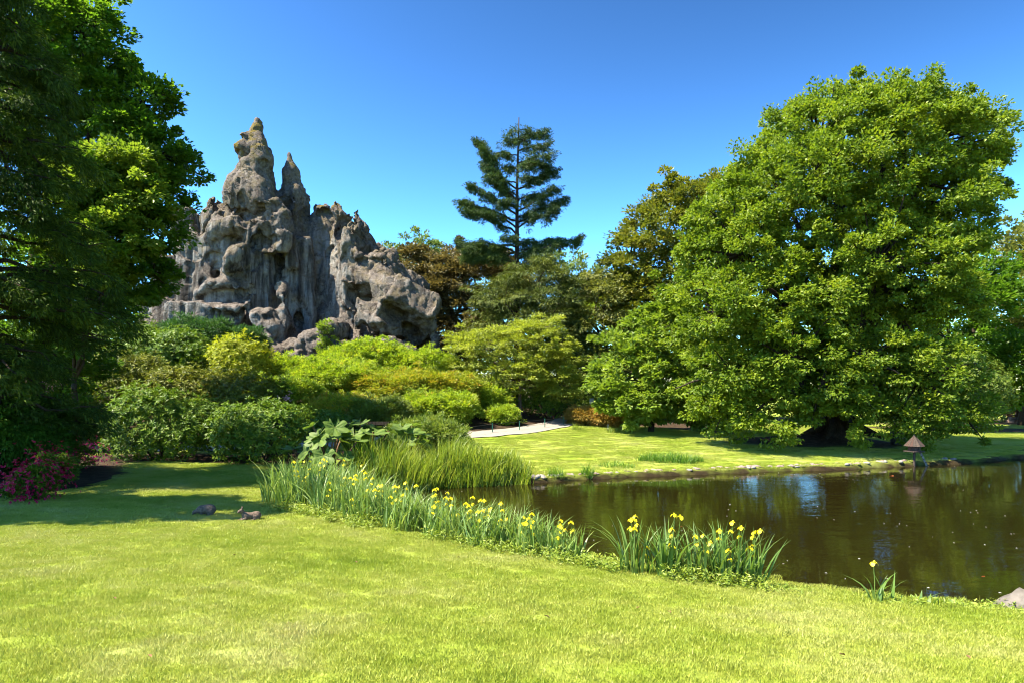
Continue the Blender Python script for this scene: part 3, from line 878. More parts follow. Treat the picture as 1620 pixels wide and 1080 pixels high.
# rocks at the base
for (a, b, dy, rx, rz, ry, tl) in ((522, 524, -3.0, 24, 17, 1.3, -24), (496, 534, -3.3, 20, 13, 1.1, -16), (474, 548, -3.0, 26, 13, 1.2, -8), (512, 548, -3.6, 26, 12, 1.0, 6), (530, 520, -2.6, 20, 18, 1.0, 0), (600, 542, -3.4, 40, 15, 1.2, 6), (572, 548, -3.4, 22, 12, 1.0, 0),
                                  (440, 560, -3.4, 22, 18, 1.0, 0), (428, 545, -3.0, 20, 20, 1.2, 20), (420, 575, -3.6, 18, 14, 0.9, 0), (480, 565, -3.6, 36, 14, 1.0, -10), (448, 590, -3.8, 30, 14, 0.9, 0), (640, 552, -2.9, 22, 10, 1.0, 12)):
    E(a, b, dy, rx, rz, ry, 0.15, tl)
# broken faces: flat chips split off the bulges
def chips(n, box, r0, r1, d0, d1, tilt=0.16):
    gx_, gy_, gz_ = np.gradient(fl.F)
    I, J, K_ = np.nonzero(np.abs(fl.F) < fl.h * 0.6)
    X, Y_, Z = fl.ax[0][I], fl.ax[1][J], fl.ax[2][K_]
    qx, qy = 810 + X / Y_ * FPX, HOR - (Z - EYE) / Y_ * FPX
    nrm = unit(np.stack([gx_[I, J, K_], gy_[I, J, K_], gz_[I, J, K_]], 1))
    ok = (qx > box[0]) & (qx < box[2]) & (qy > box[1]) & (qy < box[3]) & (nrm[:, 1] < 0.35)
    idx = np.nonzero(ok)[0]
    for i in rng.choice(idx, min(n, len(idx)), replace=False):
        p = np.array([X[i], Y_[i], Z[i]]); nn = unit(nrm[i] + tilt * rand_dirs(1)[0])
        r_, dp = rng.uniform(r0, r1), rng.uniform(d0, d1)
        sl = fl._sub(p, [r_ + 0.3] * 3)
        if 0 in fl.F[sl].shape: continue
        A_, B_, C_ = np.meshgrid(fl.ax[0][sl[0]] - p[0], fl.ax[1][sl[1]] - p[1], fl.ax[2][sl[2]] - p[2], indexing='ij', sparse=True)
        rem = np.maximum(np.sqrt(A_ ** 2 + B_ ** 2 + C_ ** 2) - r_, -dp - (A_ * nn[0] + B_ * nn[1] + C_ * nn[2]))
        fl.F[sl] = np.maximum(fl.F[sl], -rem.astype(np.float32))
chips(110, (352, 180, 444, 350), 0.35, 0.85, 0.02, 0.10)
chips(40, (446, 235, 500, 350), 0.25, 0.5, 0.02, 0.07)
chips(110, (495, 310, 600, 530), 0.4, 1.0, 0.03, 0.12)
chips(80, (570, 370, 700, 560), 0.6, 1.4, 0.02, 0.12)
chips(80, (280, 310, 460, 420), 0.35, 0.85, 0.03, 0.12)
chips(60, (250, 400, 450, 520), 0.4, 0.9, 0.02, 0.08)
chips(120, (390, 485, 660, 600), 0.4, 1.0, 0.03, 0.15)
# hollows
E(366, 376, -2.2, 14, 9, 1.3, 0.12, 0, True); E(413, 377, -2.2, 11, 7, 1.1, 0.1, 0, True)
E(336, 432, -1.6, 5.5, 8, 2.0, 0.06, 0, True)
BX(402, 402, 437, 488, -1.9, 0.75, 0.2, 0.15, 0, 0, 0, True); E(338, 415, -1.9, 18, 28, 0.8, 0.3, 0, True)
E(352, 468, -3.2, 26, 11, 1.3, 0.15, 0, True)
E(506, 485, -1.3, 15, 38, 1.3, 0.3, 0, True); E(524, 465, -1.4, 16, 50, 1.2, 0.35, 0, True); K(528, 440, 7, 545, 515, 8, -0.9, -1.5, 1.0, 0.3, True)
E(650, 528, -3.6, 34, 17, 1.5, 0.15, 8, True); E(575, 528, -3.3, 11, 18, 0.9, 0.15, 0, True)
E(652, 455, -1.6, 17, 6, 1.2, 0.1, 18, True); K(600, 402, 3, 606, 430, 4, -0.9, -1.0, 1, 0.15, True)
V, Q = fl.mesh()
del fl
N = vert_normals(V, Q)
pxv = 810 + V[:, 0] / V[:, 1] * FPX
pyv = HOR - (V[:, 2] - EYE) / V[:, 1] * FPX
def facets(P, size, seed):
    """each cell of a jittered lattice gets a plane of its own: chiselled faces with broken edges"""
    q = P / size
    I = np.floor(q).astype(np.int64)
    best = np.full(len(P), 1e9); bi = np.zeros((len(P), 3)); bc = np.zeros((len(P), 3))
    for a in (-1, 0, 1):
        for b in (-1, 0, 1):
            for c_ in (-1, 0, 1):
                J = I + np.array([a, b, c_])
                f = np.stack([_hash(J[:, 0], J[:, 1], J[:, 2], seed + t) for t in range(3)], 1) * 0.45 + 0.5 + J
                dd = ((q - f) ** 2).sum(1)
                mm = dd < best
                best[mm] = dd[mm]; bc[mm] = f[mm]
                bi[mm] = np.stack([_hash(J[:, 0], J[:, 1], J[:, 2], seed + 7 + t) for t in range(3)], 1)[mm]
    return np.clip(((q - bc) * bi).sum(1), -0.8, 0.8) * size
crag = 1 - np.abs(fbm(V * np.array([0.55, 0.55, 0.75]), 4, 31)) * 2
crag2 = 1 - np.abs(fbm(V * np.array([1.5, 1.5, 1.9]), 3, 41)) * 2
drape = fbm(V * np.array([2.0, 2.0, 0.16]), 3, 51)
cragw = np.clip(sstep(345, 300, pyv) + sstep(505, 545, pxv) * (0.35 + 0.65 * sstep(440, 400, pyv)) + 0.25, 0, 1)
smoothw = sstep(392, 420, pyv) * sstep(520, 495, pyv) * sstep(560, 535, pxv)
d = 0.13 * fbm(V * 0.45, 4, 61) + cragw * (0.10 * (crag - 0.55) + 0.04 * (crag2 - 0.5)) + (0.09 + 0.10 * smoothw) * drape + 0.035 * fbm(V * 2.6, 3, 71)
VW = V + 0.25 * np.stack([vnoise(V * 0.9, 91), vnoise(V * 0.9, 92), vnoise(V * 0.9, 93)], 1)
fc = facets(VW * np.array([1, 1, 0.5]), 1.5, 5) * 0.20 + facets(VW * np.array([1, 1, 0.6]), 0.8, 25) * 0.17 + facets(VW, 0.36, 45) * 0.16
gro = fbm(V * np.array([0.9, 0.9, 0.14]) + 3.3, 3, 151)
gro2 = fbm(V * np.array([2.2, 2.2, 0.5]) + 7.3, 3, 161)
d = d - 0.34 * np.exp(-np.abs(gro) / 0.045) - 0.15 * np.exp(-np.abs(gro2) / 0.05) * (0.3 + cragw)
slabw = sstep(562, 580, pxv) * sstep(405, 425, pyv) * sstep(535, 515, pyv)
d = d * 0.7 + fc * (0.30 + 0.70 * cragw) * (1 - 0.72 * smoothw)
base_k = sstep(515, 540, pyv)
d = d + base_k * 0.16 * (crag2 - 0.5)
thin = np.clip(sstep(182, 215, pyv) + (pxv > 440), 0, 1) * np.clip(sstep(236, 275, pyv) + (pxv < 440) + (pxv > 490), 0, 1)
d = d * (0.3 + 0.7 * thin)
d = d * (1 - 0.45 * sstep(330, 300, pyv) * (pxv < 480))
d = d * (1 - 0.55 * slabw)
V = V + N * d[:, None]
lich = sstep(262, 215, pyv) * (pxv < 440) + sstep(275, 248, pyv) * (pxv > 440) * (pxv < 490) + sstep(345, 325, pyv) * (pxv > 495) * 0.8 + 0.28 * (1 - smoothw) * sstep(520, 470, pyv)
brown = np.clip(0.75 * sstep(540, 575, pxv) * sstep(535, 500, pyv) + 0.9 * sstep(400, 345, pyv) * sstep(330, 350, pxv) + 0.6 * base_k + 0.03, 0, 1)
rk = mesh_np('rock_mass', V, Q, tint=brown, mat=ROCK, smooth=True, extra={'lichen': np.clip(lich, 0, 1)})
root = thing('rock_formation', 'huge craggy grey brown rock with two spires and hollows above the shrubs', 'rock', R3(460, 560, 0))
o = obj('rock_mass', rk, root)
o.location = -root.location

# ------------------------------------------------------------------ foliage builders
def leaf_cloud(P, D, N, L, Wd, fold=0.18, droop=0.0):
    """rhombic leaves, folded along the midrib: base P, direction D, face normal N, length and width arrays"""
    n = len(P)
    S = unit(np.cross(D, N)); N = unit(np.cross(S, D))
    L = np.broadcast_to(np.asarray(L, float), (n,))[:, None]; Wd = np.broadcast_to(np.asarray(Wd, float), (n,))[:, None]
    mid = P + 0.5 * L * D + fold * Wd * N
    tip = P + L * D - np.array([0, 0, 1.0]) * (droop * L)
    V = np.stack([P, mid + 0.5 * Wd * S, tip, mid - 0.5 * Wd * S], 1).reshape(-1, 3)
    i = np.arange(n)[:, None] * 4
    T = np.concatenate([i + np.array([[0, 1, 2]]), i + np.array([[0, 2, 3]])], 1).reshape(-1, 3)
    return V, T

def pick_clumps(blobs, n, shell=4.0, inside=0.8, low=-0.5, keep_low=0.35):
    """clump centres near the surface of a union of ellipsoids; returns centres, outward directions"""
    c = np.array([b[0] for b in blobs], float); r = np.array([b[1] for b in blobs], float)
    wgt = (r.prod(1)) ** (2 / 3); wgt /= wgt.sum()
    P, D = [], []
    have = 0
    while have < n:
        k = rng.choice(len(blobs), n, p=wgt)
        d = rand_dirs(n)
        u = rng.random(n) ** (1 / shell)
        q = c[k] + r[k] * d * u[:, None]
        ok = np.ones(n, bool)
        for j in range(len(blobs)):
            e = np.linalg.norm((q - c[j]) / r[j], axis=1)
            ok &= ~((e < inside) & (k != j) & (rng.random(n) < 0.88))
        ok &= (d[:, 2] > low) | (rng.random(n) < keep_low)
        P.append(q[ok]); D.append(unit(d / r[k])[ok]); have += ok.sum()
    return np.vstack(P)[:n], np.vstack(D)[:n]

def foliage(blobs, n_clump, clump_r, per, L, Wd, flat=0.65, shell=4.0, droop=0.15, up=0.7, inside=0.8, keep_low=0.35, base=(0, 0, 0), zmin=None, spread=0.4, stray=0.12, holes=None):
    Cc, Dd = pick_clumps(blobs, n_clump, shell, inside, keep_low=keep_low)
    if holes:
        hc, _ = pick_clumps(blobs, holes[0], shell, inside)
        hr = rng.uniform(holes[1], holes[2], holes[0])
        keep = np.ones(len(Cc), bool)
        for c_, r_ in zip(hc, hr): keep &= ((Cc - c_) ** 2).sum(1) > r_ * r_
        Cc, Dd = Cc[keep], Dd[keep]; n_clump = len(Cc)
    cr = clump_r * rng.uniform(0.6, 1.35, n_clump)
    out_ = rng.random(n_clump) < stray
    cr = np.where(out_, cr * 0.6, cr)
    Cc = Cc + Dd * (rng.normal(0, 0.3, n_clump) * clump_r + 0.5 * clump_r * fbm(Cc * 0.9, 2, 33) + out_ * rng.random(n_clump) * 1.5 * clump_r)[:, None]
    k = np.repeat(np.arange(n_clump), per)
    n = len(k)
    d = rand_dirs(n)
    d[:, 2] = np.where(d[:, 2] < -0.2, d[:, 2] * 0.45, d[:, 2])
    off = d * (rng.random(n) ** 0.45)[:, None] * cr[k][:, None]
    off[:, 2] *= flat
    P = Cc[k] + off
    out = unit(0.7 * d + 0.5 * Dd[k] + spread * rand_dirs(n) + np.array([0, 0, -droop]))
    nrm = unit(up * np.array([0, 0, 1.0]) + 0.45 * d + 0.35 * Dd[k] + 0.45 * rand_dirs(n))
    ln = L * rng.uniform(0.65, 1.3, n); wn_ = Wd * rng.uniform(0.7, 1.25, n)
    tint = np.clip(0.5 * rng.random(n_clump)[k] + 0.5 * rng.random(n) + rng.normal(0, 0.05, n), 0, 1)
    if zmin is not None:
        m = P[:, 2] > zmin
        P, out, nrm, ln, wn_, tint = P[m], out[m], nrm[m], ln[m], wn_[m], tint[m]
    V, T = leaf_cloud(P - np.array(base), out, nrm, ln, wn_)
    return V, T, np.repeat(tint, 4), Cc - np.array(base), Dd

def rosettes(blobs, n, per, L, Wd, shell=7.0, base=(0, 0, 0), up=0.6, inside=0.88, keep_low=0.3, tilt=0.55, jit=0.15):
    """whorls of leaves at the shoot tips, as on rhododendron and laurel"""
    Cc, Dd = pick_clumps(blobs, n, shell, inside, keep_low=keep_low)
    lump = fbm(Cc * 1.1, 2, 77)
    Cc = Cc + Dd * (lump * 0.55 + np.maximum(rng.normal(0, 0.12, n), -0.1) + (rng.random(n) < 0.13) * rng.random(n) * 0.38)[:, None]
    ax = unit(Dd + up * np.array([0, 0, 1.0]) + 0.35 * rand_dirs(n))
    k = np.repeat(np.arange(n), per)
    ref = rand_dirs(n); a = unit(np.cross(ax, ref)); b = np.cross(ax, a)
    th = np.tile(np.arange(per) * 2 * np.pi / per, n) + rng.normal(0, 0.3, n * per)
    rad = np.cos(th)[:, None] * a[k] + np.sin(th)[:, None] * b[k]
    tl = tilt + rng.normal(0, 0.25, n * per)
    D = unit(rad + tl[:, None] * ax[k] - np.array([0, 0, 0.12]))
    N = unit(ax[k] - 0.5 * rad + 0.2 * rand_dirs(n * per))
    P = Cc[k] + rng.normal(0, jit * L, (n * per, 3))
    tint = np.clip(0.55 * rng.random(n)[k] + 0.45 * rng.random(n * per), 0, 1)
    V, T = leaf_cloud(P - np.array(base), D, N, L * rng.uniform(0.7, 1.25, n * per), Wd * rng.uniform(0.8, 1.2, n * per))
    return V, T, np.repeat(tint, 4), Cc - np.array(base), Dd

def bent(a, b, n=7, wob=0.06, sag=0.0):
    a, b = np.array(a, float), np.array(b, float)
    t = np.linspace(0, 1, n)[:, None]
    L = np.linalg.norm(b - a)
    p = a + (b - a) * t
    w_ = rng.normal(0, wob * L, (n, 3)); w_[0] = 0; w_[-1] = 0
    w_[1:-1] = 0.5 * w_[1:-1] + 0.25 * (w_[:-2] + w_[2:])
    p = p + w_
    p[:, 2] += sag * L * 4 * (t * (1 - t))[:, 0]
    return p

def tree(name, label, base, height_to_fork, blobs, mat, n_clump, clump_r, per, L, Wd, trunk_r=0.3, bark=None, group=None, n_limb=8, twigs=60, cat='tree', roots=False, lean=(0, 0), **kw):
    bark = bark or BARK
    base = np.array(base, float)
    root = thing(name, label, cat, base, 0, group)
    V, T, ti, cc, dd = foliage(blobs, n_clump, clump_r, per, L, Wd, base=base, **kw)
    obj('crown', mesh_np('crown', V, T, tint=ti, mat=mat), root)
    fork = np.array([lean[0], lean[1], height_to_fork])
    mb = MB()
    tp = bent((0, 0, -0.4), fork, 8, 0.02)
    tr_ = np.linspace(trunk_r * 1.25, trunk_r * 0.75, 8); tr_[0] *= 1.5; tr_[1] *= 1.12
    mb.tube(tp, tr_, 10)
    if roots:
        for a in np.arange(7) * 0.9 + 0.3:
            e = np.array([math.cos(a), math.sin(a), 0]) * trunk_r * rng.uniform(2.0, 3.2)
            mb.tube(np.array([e * 0.25 + (0, 0, 0.75), e * 0.5 + (0, 0, 0.32), e + (0, 0, -0.10)]), [trunk_r * .45, trunk_r * .36, trunk_r * .14], 6)
    mb.build('trunk', bark, root, smooth=True)
    tops = np.array([np.array(b[0]) - base for b in blobs])
    order = np.argsort(-np.array([np.prod(b[1]) for b in blobs]))[:n_limb]
    ends = []
    lm = None
    for j in order:
        e = tops[j]
        s = fork + np.array([0, 0, -rng.uniform(0, 0.15) * height_to_fork])
        pts = bent(s, e, 8, 0.05, 0.03)
        mb2 = MB().tube(pts, np.linspace(trunk_r * 0.55, trunk_r * 0.14, 8), 6)
        mb2.build('limb', bark, root, smooth=True)
        ends.append(pts)
    if twigs and ends:
        mb3 = MB()
        allp = np.vstack([e[3:] for e in ends])
        sel = rng.choice(len(cc), min(twigs, len(cc)), replace=False)
        for j in sel:
            q = allp[np.argmin(((allp - cc[j]) ** 2).sum(1))]
            mb3.tube(bent(q, cc[j], 4, 0.07), np.linspace(trunk_r * 0.14, trunk_r * 0.03, 4), 4, cap=False)
        tag(mb3.build('branches', bark, root, smooth=True), kind='stuff')
    return root

def B(px, py, Y, rx, rz, ry=None):
    """an ellipsoid of foliage: centre seen at (px, py) at distance Y, half sizes in photo pixels across and up, depth in metres"""
    s = Y / FPX
    return (W(px, py, Y), np.array([rx * s, ry if ry is not None else rx * s * 0.9, rz * s]))

def gbase(px, Y, dx=0.0):
    x = (px - 810) / FPX * Y + dx
    return np.array([x, Y, gz(x, Y)])

# ------------------------------------------------------------------ the big oak by the pond
tree('oak_tree', 'broad bright green oak standing on a bare mound by the pond', gbase(1328, 33.3), 3.2,
     [B(1330, 310, 33.5, 145, 145, 5.2), B(1400, 230, 33.5, 122, 90, 4.2), B(1475, 225, 33.0, 90, 70, 3.0), B(1300, 235, 34, 95, 85, 4), B(1250, 330, 33, 110, 100, 4.5), B(1175, 400, 32.5, 85, 95, 4), B(1440, 350, 33, 105, 110, 4.5),
      B(1500, 275, 33.5, 62, 50, 2.5), B(1375, 430, 31, 160, 85, 3.5), B(1240, 480, 31, 110, 80, 3.2), B(1140, 500, 31.5, 72, 85, 3.5), B(1455, 480, 32, 68, 80, 3.5), B(1160, 590, 31.0, 80, 62, 2.8),
      B(1250, 565, 29.8, 100, 65, 2.4), B(1370, 570, 29.6, 110, 52, 2.2), B(1460, 590, 30.0, 85, 62, 2.4), B(1228, 668, 29.0, 46, 30, 1.0), B(1180, 655, 30.0, 50, 42, 1.4), B(1383, 660, 29.0, 38, 58, 1.0), B(1440, 662, 29.3, 66, 44, 1.4), B(1515, 645, 30.5, 55, 46, 1.5), B(1280, 645, 29.8, 46, 34, 1.0), B(1300, 605, 29.3, 75, 45, 1.6), B(1345, 640, 28.8, 30, 26, .8), B(1240, 610, 29.5, 70, 50, 1.6), B(1130, 640, 32, 50, 48, 1.6), B(1330, 610, 31, 70, 42, 1.6), B(1500, 688, 29, 16, 12, .5),
      B(1200, 355, 34, 88, 100, 4), *[B(px, py, 33.5 + rng.uniform(-1.5, 1), rng.uniform(20, 36), rng.uniform(18, 30), 1.3) for px, py in ((1215, 235), (1255, 195), (1300, 175), (1390, 158), (1470, 165), (1515, 178), (1570, 250), (1560, 300), (1530, 350), (1515, 400), (1190, 255), (1165, 300), (1120, 345), (1090, 400), (1075, 460), (1520, 455), (1555, 195), (1080, 540), (1340, 165))], B(1350, 165, 34, 42, 34, 2.2), B(1430, 168, 33.5, 60, 38, 2.2), B(1545, 215, 33, 36, 32, 1.8)],
     LM['oak'], 3300, 0.44, 110, 0.165, 0.112, trunk_r=0.62, n_limb=20, twigs=520, roots=True, shell=2.8, inside=0.66, keep_low=0.5, droop=0.25, flat=0.85, up=0.42, spread=0.7, stray=0.12, holes=(80, 0.4, 0.85))

tree('hornbeam_tree', 'light green bushy tree reaching the lawn in front of the brown tinted crown', gbase(1030, 37.5), 1.2,
     [B(1000, 590, 37.5, 62, 72, 2.4), B(1060, 570, 37.5, 72, 85, 2.8), B(1100, 610, 37, 70, 65, 2.4), B(1030, 625, 36.5, 80, 45, 2.2), B(985, 640, 37, 38, 32, 1.4), B(1050, 520, 38, 50, 50, 2)],
     LM['hazel'], 420, 0.5, 110, 0.22, 0.15, trunk_r=0.16, twigs=60, shell=4, keep_low=0.8)

tree('horse_chestnut_tree', 'tall brownish green rounded tree behind the light green one', gbase(1075, 53), 6,
     [B(1090, 350, 53, 75, 65, 4), B(1050, 400, 53, 85, 85, 4), B(1010, 460, 53, 60, 75, 3.5), B(1110, 430, 52, 80, 100, 4), B(1000, 410, 53, 35, 32, 2.5), B(1030, 520, 52, 75, 75, 3.5), B(1130, 320, 54, 40, 36, 3), B(1080, 560, 52, 80, 60, 3)],
     LM['chestnut'], 760, 0.7, 85, 0.28, 0.18, trunk_r=0.45, twigs=120, shell=4)

tree('olive_tree', 'olive green drooping tree in the gap left of the brownish crown', gbase(955, 50), 3,
     [B(955, 490, 50, 42, 55, 2.5), B(930, 520, 49, 36, 40, 2), B(985, 540, 50, 40, 50, 2.5), B(950, 585, 49, 50, 60, 2.5), B(940, 445, 52, 26, 26, 2)],
     LM['willow'], 200, 0.6, 80, 0.26, 0.13, trunk_r=0.2, twigs=40, shell=4, droop=0.5)
tree('background_tree', 'dark green tree filling the gap behind the olive tree', gbase(985, 60), 5,
     [B(960, 530, 60, 60, 60, 3.5), B(1010, 500, 60, 55, 70, 3.5), B(920, 560, 60, 50, 50, 3), B(880, 545, 60, 60, 60, 3.5)],
     LM['oak'], 260, 0.75, 80, 0.3, 0.2, trunk_r=0.3, twigs=30, shell=5)
tree('pale_tree', 'pale hazy green tree just right of the tall fir', gbase(895, 66), 6,
     [B(890, 430, 66, 38, 32, 3), B(905, 470, 66, 40, 60, 3), B(935, 470, 68, 30, 38, 3)],
     LM['pale'], 130, 0.7, 70, 0.34, 0.18, trunk_r=0.25, twigs=30, shell=4)
tree('distant_tree', 'fresh green treetop peeking over the right flank of the rock', gbase(660, 72), 9,
     [B(660, 402, 72, 42, 24, 4), B(690, 430, 72, 40, 36, 4), B(625, 420, 72, 30, 24, 4), B(650, 480, 72, 50, 70, 4)],
     LM['pale'], 170, 0.8, 70, 0.36, 0.2, trunk_r=0.3, twigs=50, shell=4)

tree('copper_beech_tree', 'copper brown beech between the rock and the tall fir', gbase(740, 57), 4,
     [B(735, 455, 57, 62, 58, 4), B(700, 480, 56, 42, 48, 3), B(780, 440, 58, 52, 42, 3.5), B(745, 520, 56, 66, 60, 3.5), B(655, 425, 58, 32, 34, 2.5), B(800, 470, 57, 50, 50, 3), B(690, 540, 55, 40, 50, 2.5)],
     LM['copper'], 620, 0.62, 90, 0.27, 0.19, trunk_r=0.4, twigs=80, shell=5)

tree('hemlock_tree', 'dark drooping evergreen at the foot of the tall fir', gbase(850, 50), 4,
     [B(850, 450, 50, 52, 40, 2.6), B(885, 480, 50, 42, 48, 2.6), B(800, 480, 49, 55, 42, 2.6), B(840, 520, 48, 70, 55, 2.6), B(890, 540, 49, 45, 60, 2.4), B(780, 525, 48.5, 50, 40, 2.2), B(860, 590, 48, 80, 50, 2.6), B(910, 600, 49, 40, 60, 2.2)],
     LM['hemlock'], 640, 0.6, 85, 0.30, 0.075, trunk_r=0.3, twigs=60, shell=4, droop=0.6, flat=0.4)

tree('spreading_maple_tree', 'small spreading light green tree with several thin stems by the path', gbase(822, 41.5), 2.0,
     [B(820, 545, 41.5, 78, 34, 2.6), B(765, 560, 41.5, 55, 34, 2.2), B(875, 565, 41.5, 50, 36, 2.2), B(820, 590, 40.8, 85, 30, 2.2), B(735, 545, 42, 32, 18, 1.2), B(885, 610, 41, 36, 30, 1.5), B(775, 610, 41, 40, 24, 1.5), B(850, 520, 42, 40, 20, 1.5)],
     LM['jmaple'], 520, 0.42, 95, 0.155, 0.085, trunk_r=0.12, bark=BARK_PALE, twigs=140, shell=2.6, flat=0.4, droop=0.3, n_limb=8)

# right hand side behind the lawn
tree('right_edge_tree', 'pale topped tall tree at the right edge of the view', gbase(1625, 56), 6,
     [B(1620, 410, 56, 58, 58, 4), B(1600, 470, 56, 55, 60, 4), B(1660, 440, 57, 60, 90, 4), B(1640, 540, 56, 70, 70, 4), B(1580, 540, 55, 45, 60, 3)],
     LM['willow'], 330, 0.75, 80, 0.3, 0.2, trunk_r=0.4, twigs=60, shell=4)
tree('dark_tree', 'dark green tree between the big oak and the right edge tree', gbase(1540, 50), 5,
     [B(1540, 500, 50, 60, 70, 3.5), B(1500, 540, 50, 60, 70, 3.5), B(1580, 580, 50, 60, 60, 3.5), B(1560, 445, 51, 40, 40, 3), B(1620, 590, 51, 50, 50, 3)],
     LM['maple'], 300, 0.7, 80, 0.3, 0.2, trunk_r=0.4, twigs=60, shell=4)
tree('background_lime_tree', 'mid green tree seen through gaps low in the oak crown', gbase(1300, 62), 5,
     [B(1300, 540, 62, 110, 70, 4), B(1200, 560, 62, 90, 70, 4), B(1400, 550, 62, 100, 75, 4), B(1300, 600, 60, 160, 45, 3), B(1460, 580, 62, 70, 60, 4)],
     LM['oak'], 300, 0.9, 70, 0.38, 0.25, trunk_r=0.4, twigs=40, shell=4)

# ------------------------------------------------------------------ conifers built branch by branch
def sprays(pts, n, L, Wd, hang=0.25, width=0.9, taper=True, t0=0.15):
    """flat fans of needles along a branch"""
    seg = len(pts)
    t = t0 + (1 - t0) * rng.random(n) ** 0.8
    f = t * (seg - 1); i = np.minimum(f.astype(int), seg - 2); u = (f - i)[:, None]
    P = pts[i] * (1 - u) + pts[i + 1] * u
    tg = unit(pts[i + 1] - pts[i])
    side = unit(np.cross(tg, np.array([0, 0, 1.0]) + 1e-4))
    sg = rng.choice([-1.0, 1.0], n)[:, None]
    w_ = width * (np.sin(np.pi * np.clip(t, 0.05, 0.97)) ** 0.6 if taper else 1.0)
    dist = (rng.random(n) * w_)[:, None]
    dr = unit(0.7 * tg + sg * side)
    gap = np.sin(t * 23 + rng.uniform(0, 6)) * 0.5 + np.sin(t * 51 + rng.uniform(0, 6)) * 0.35
    dist = dist * np.clip(0.75 + 0.6 * gap, 0.25, 1.3)[:, None]
    P = P + dr * dist - np.array([0, 0, 1.0]) * (hang * dist * (0.4 + rng.random((n, 1)))) + rng.normal(0, 0.07, (n, 3)) * np.array([1, 1, 1.6])
    D = unit(dr + 0.4 * rand_dirs(n) - np.array([0, 0, hang * 1.2]))
    N = unit(np.array([0, 0, 1.0]) + 0.6 * rand_dirs(n))
    return P, D, N

def tufts(pts, per_m, per, L, hang):
    """irregular hanging tufts of needles along a branch, with gaps"""
    seg = len(pts); ln = np.linalg.norm(np.diff(pts, axis=0), axis=1).sum()
    m_ = max(3, int(per_m * ln))
    t = np.clip(0.2 + 0.8 * rng.random(m_) ** 0.8, 0, 0.999)
    f = t * (seg - 1); i = f.astype(int); u = (f - i)[:, None]
    c = pts[i] * (1 - u) + pts[i + 1] * u
    tg = unit(pts[i + 1] - pts[i]); side = unit(np.cross(tg, np.array([0, 0, 1.0]) + 1e-4))
    wd_ = 0.75 * np.sin(np.pi * np.clip(t, .08, .93)) ** .7
    c = c + side * (rng.uniform(-1, 1, m_) * wd_)[:, None] + tg * rng.normal(0, .15, (m_, 1))
    c[:, 2] -= np.abs(rng.normal(0, hang, m_)) + hang * 1.6 * np.clip(t - 0.55, 0, 1) * rng.random(m_)
    c += rng.normal(0, 0.10, (m_, 3))
    k = np.repeat(np.arange(m_), per); n = len(k)
    d = rand_dirs(n)
    P = c[k] + d * np.array([.30, .30, .13]) * rng.uniform(.5, 1.2, m_)[k][:, None] * (rng.random(n) ** .5)[:, None]
    D = unit(0.6 * d + 0.7 * tg[k] + 0.5 * rand_dirs(n) - np.array([0, 0, .25]))
    N = unit(np.array([0, 0, 1.0]) + 0.7 * rand_dirs(n))
    return P, D, N

def conifer(name, label, base, branches, mat, trunk_pts, trunk_r, n_per_m, L, Wd, hang=0.3, width=0.9, group=None, cat='tree', bark=None, t0=0.15, tuft=None):
    base = np.array(base, float)
    root = thing(name, label, cat, base, 0, group)
    mb = MB().tube(np.array(trunk_pts) - base, np.linspace(trunk_r, trunk_r * 0.12, len(trunk_pts)), 9)
    mb.build('trunk', bark or BARK, root, smooth=True)
    mb = MB(); Ps, Ds, Ns, Ts = [], [], [], []
    for a, b, up_ in branches:
        a = np.array(a) - base; b = np.array(b) - base
        ln = np.linalg.norm(b - a)
        pts = bent(a, b, 9, 0.05, up_)
        mb.tube(pts, np.linspace(0.035 + 0.012 * ln, 0.012, 9), 5, cap=False)
        n = int(n_per_m * ln)
        P, D, N_ = sprays(pts, n, L, Wd, hang, width * min(1.0, ln / 3.0), t0=t0) if tuft is None else tufts(pts, tuft[0], tuft[1], L, tuft[2])
        n = len(P)
        Ps.append(P); Ds.append(D); Ns.append(N_); Ts.append(np.clip(rng.normal(0.45, 0.12) + rng.normal(0, 0.22, n), 0, 1))
    tag(mb.build('branches', bark or BARK, root, smooth=True), kind='stuff')
    P, D, N_, T_ = np.vstack(Ps), np.vstack(Ds), np.vstack(Ns), np.concatenate(Ts)
    n = len(P)
    V, T = leaf_cloud(P, D, N_, L * rng.uniform(0.6, 1.3, n), Wd * rng.uniform(0.7, 1.2, n), droop=0.15)
    obj('crown', mesh_np('crown', V, T, tint=np.repeat(T_, 4), mat=mat), root)
    return root

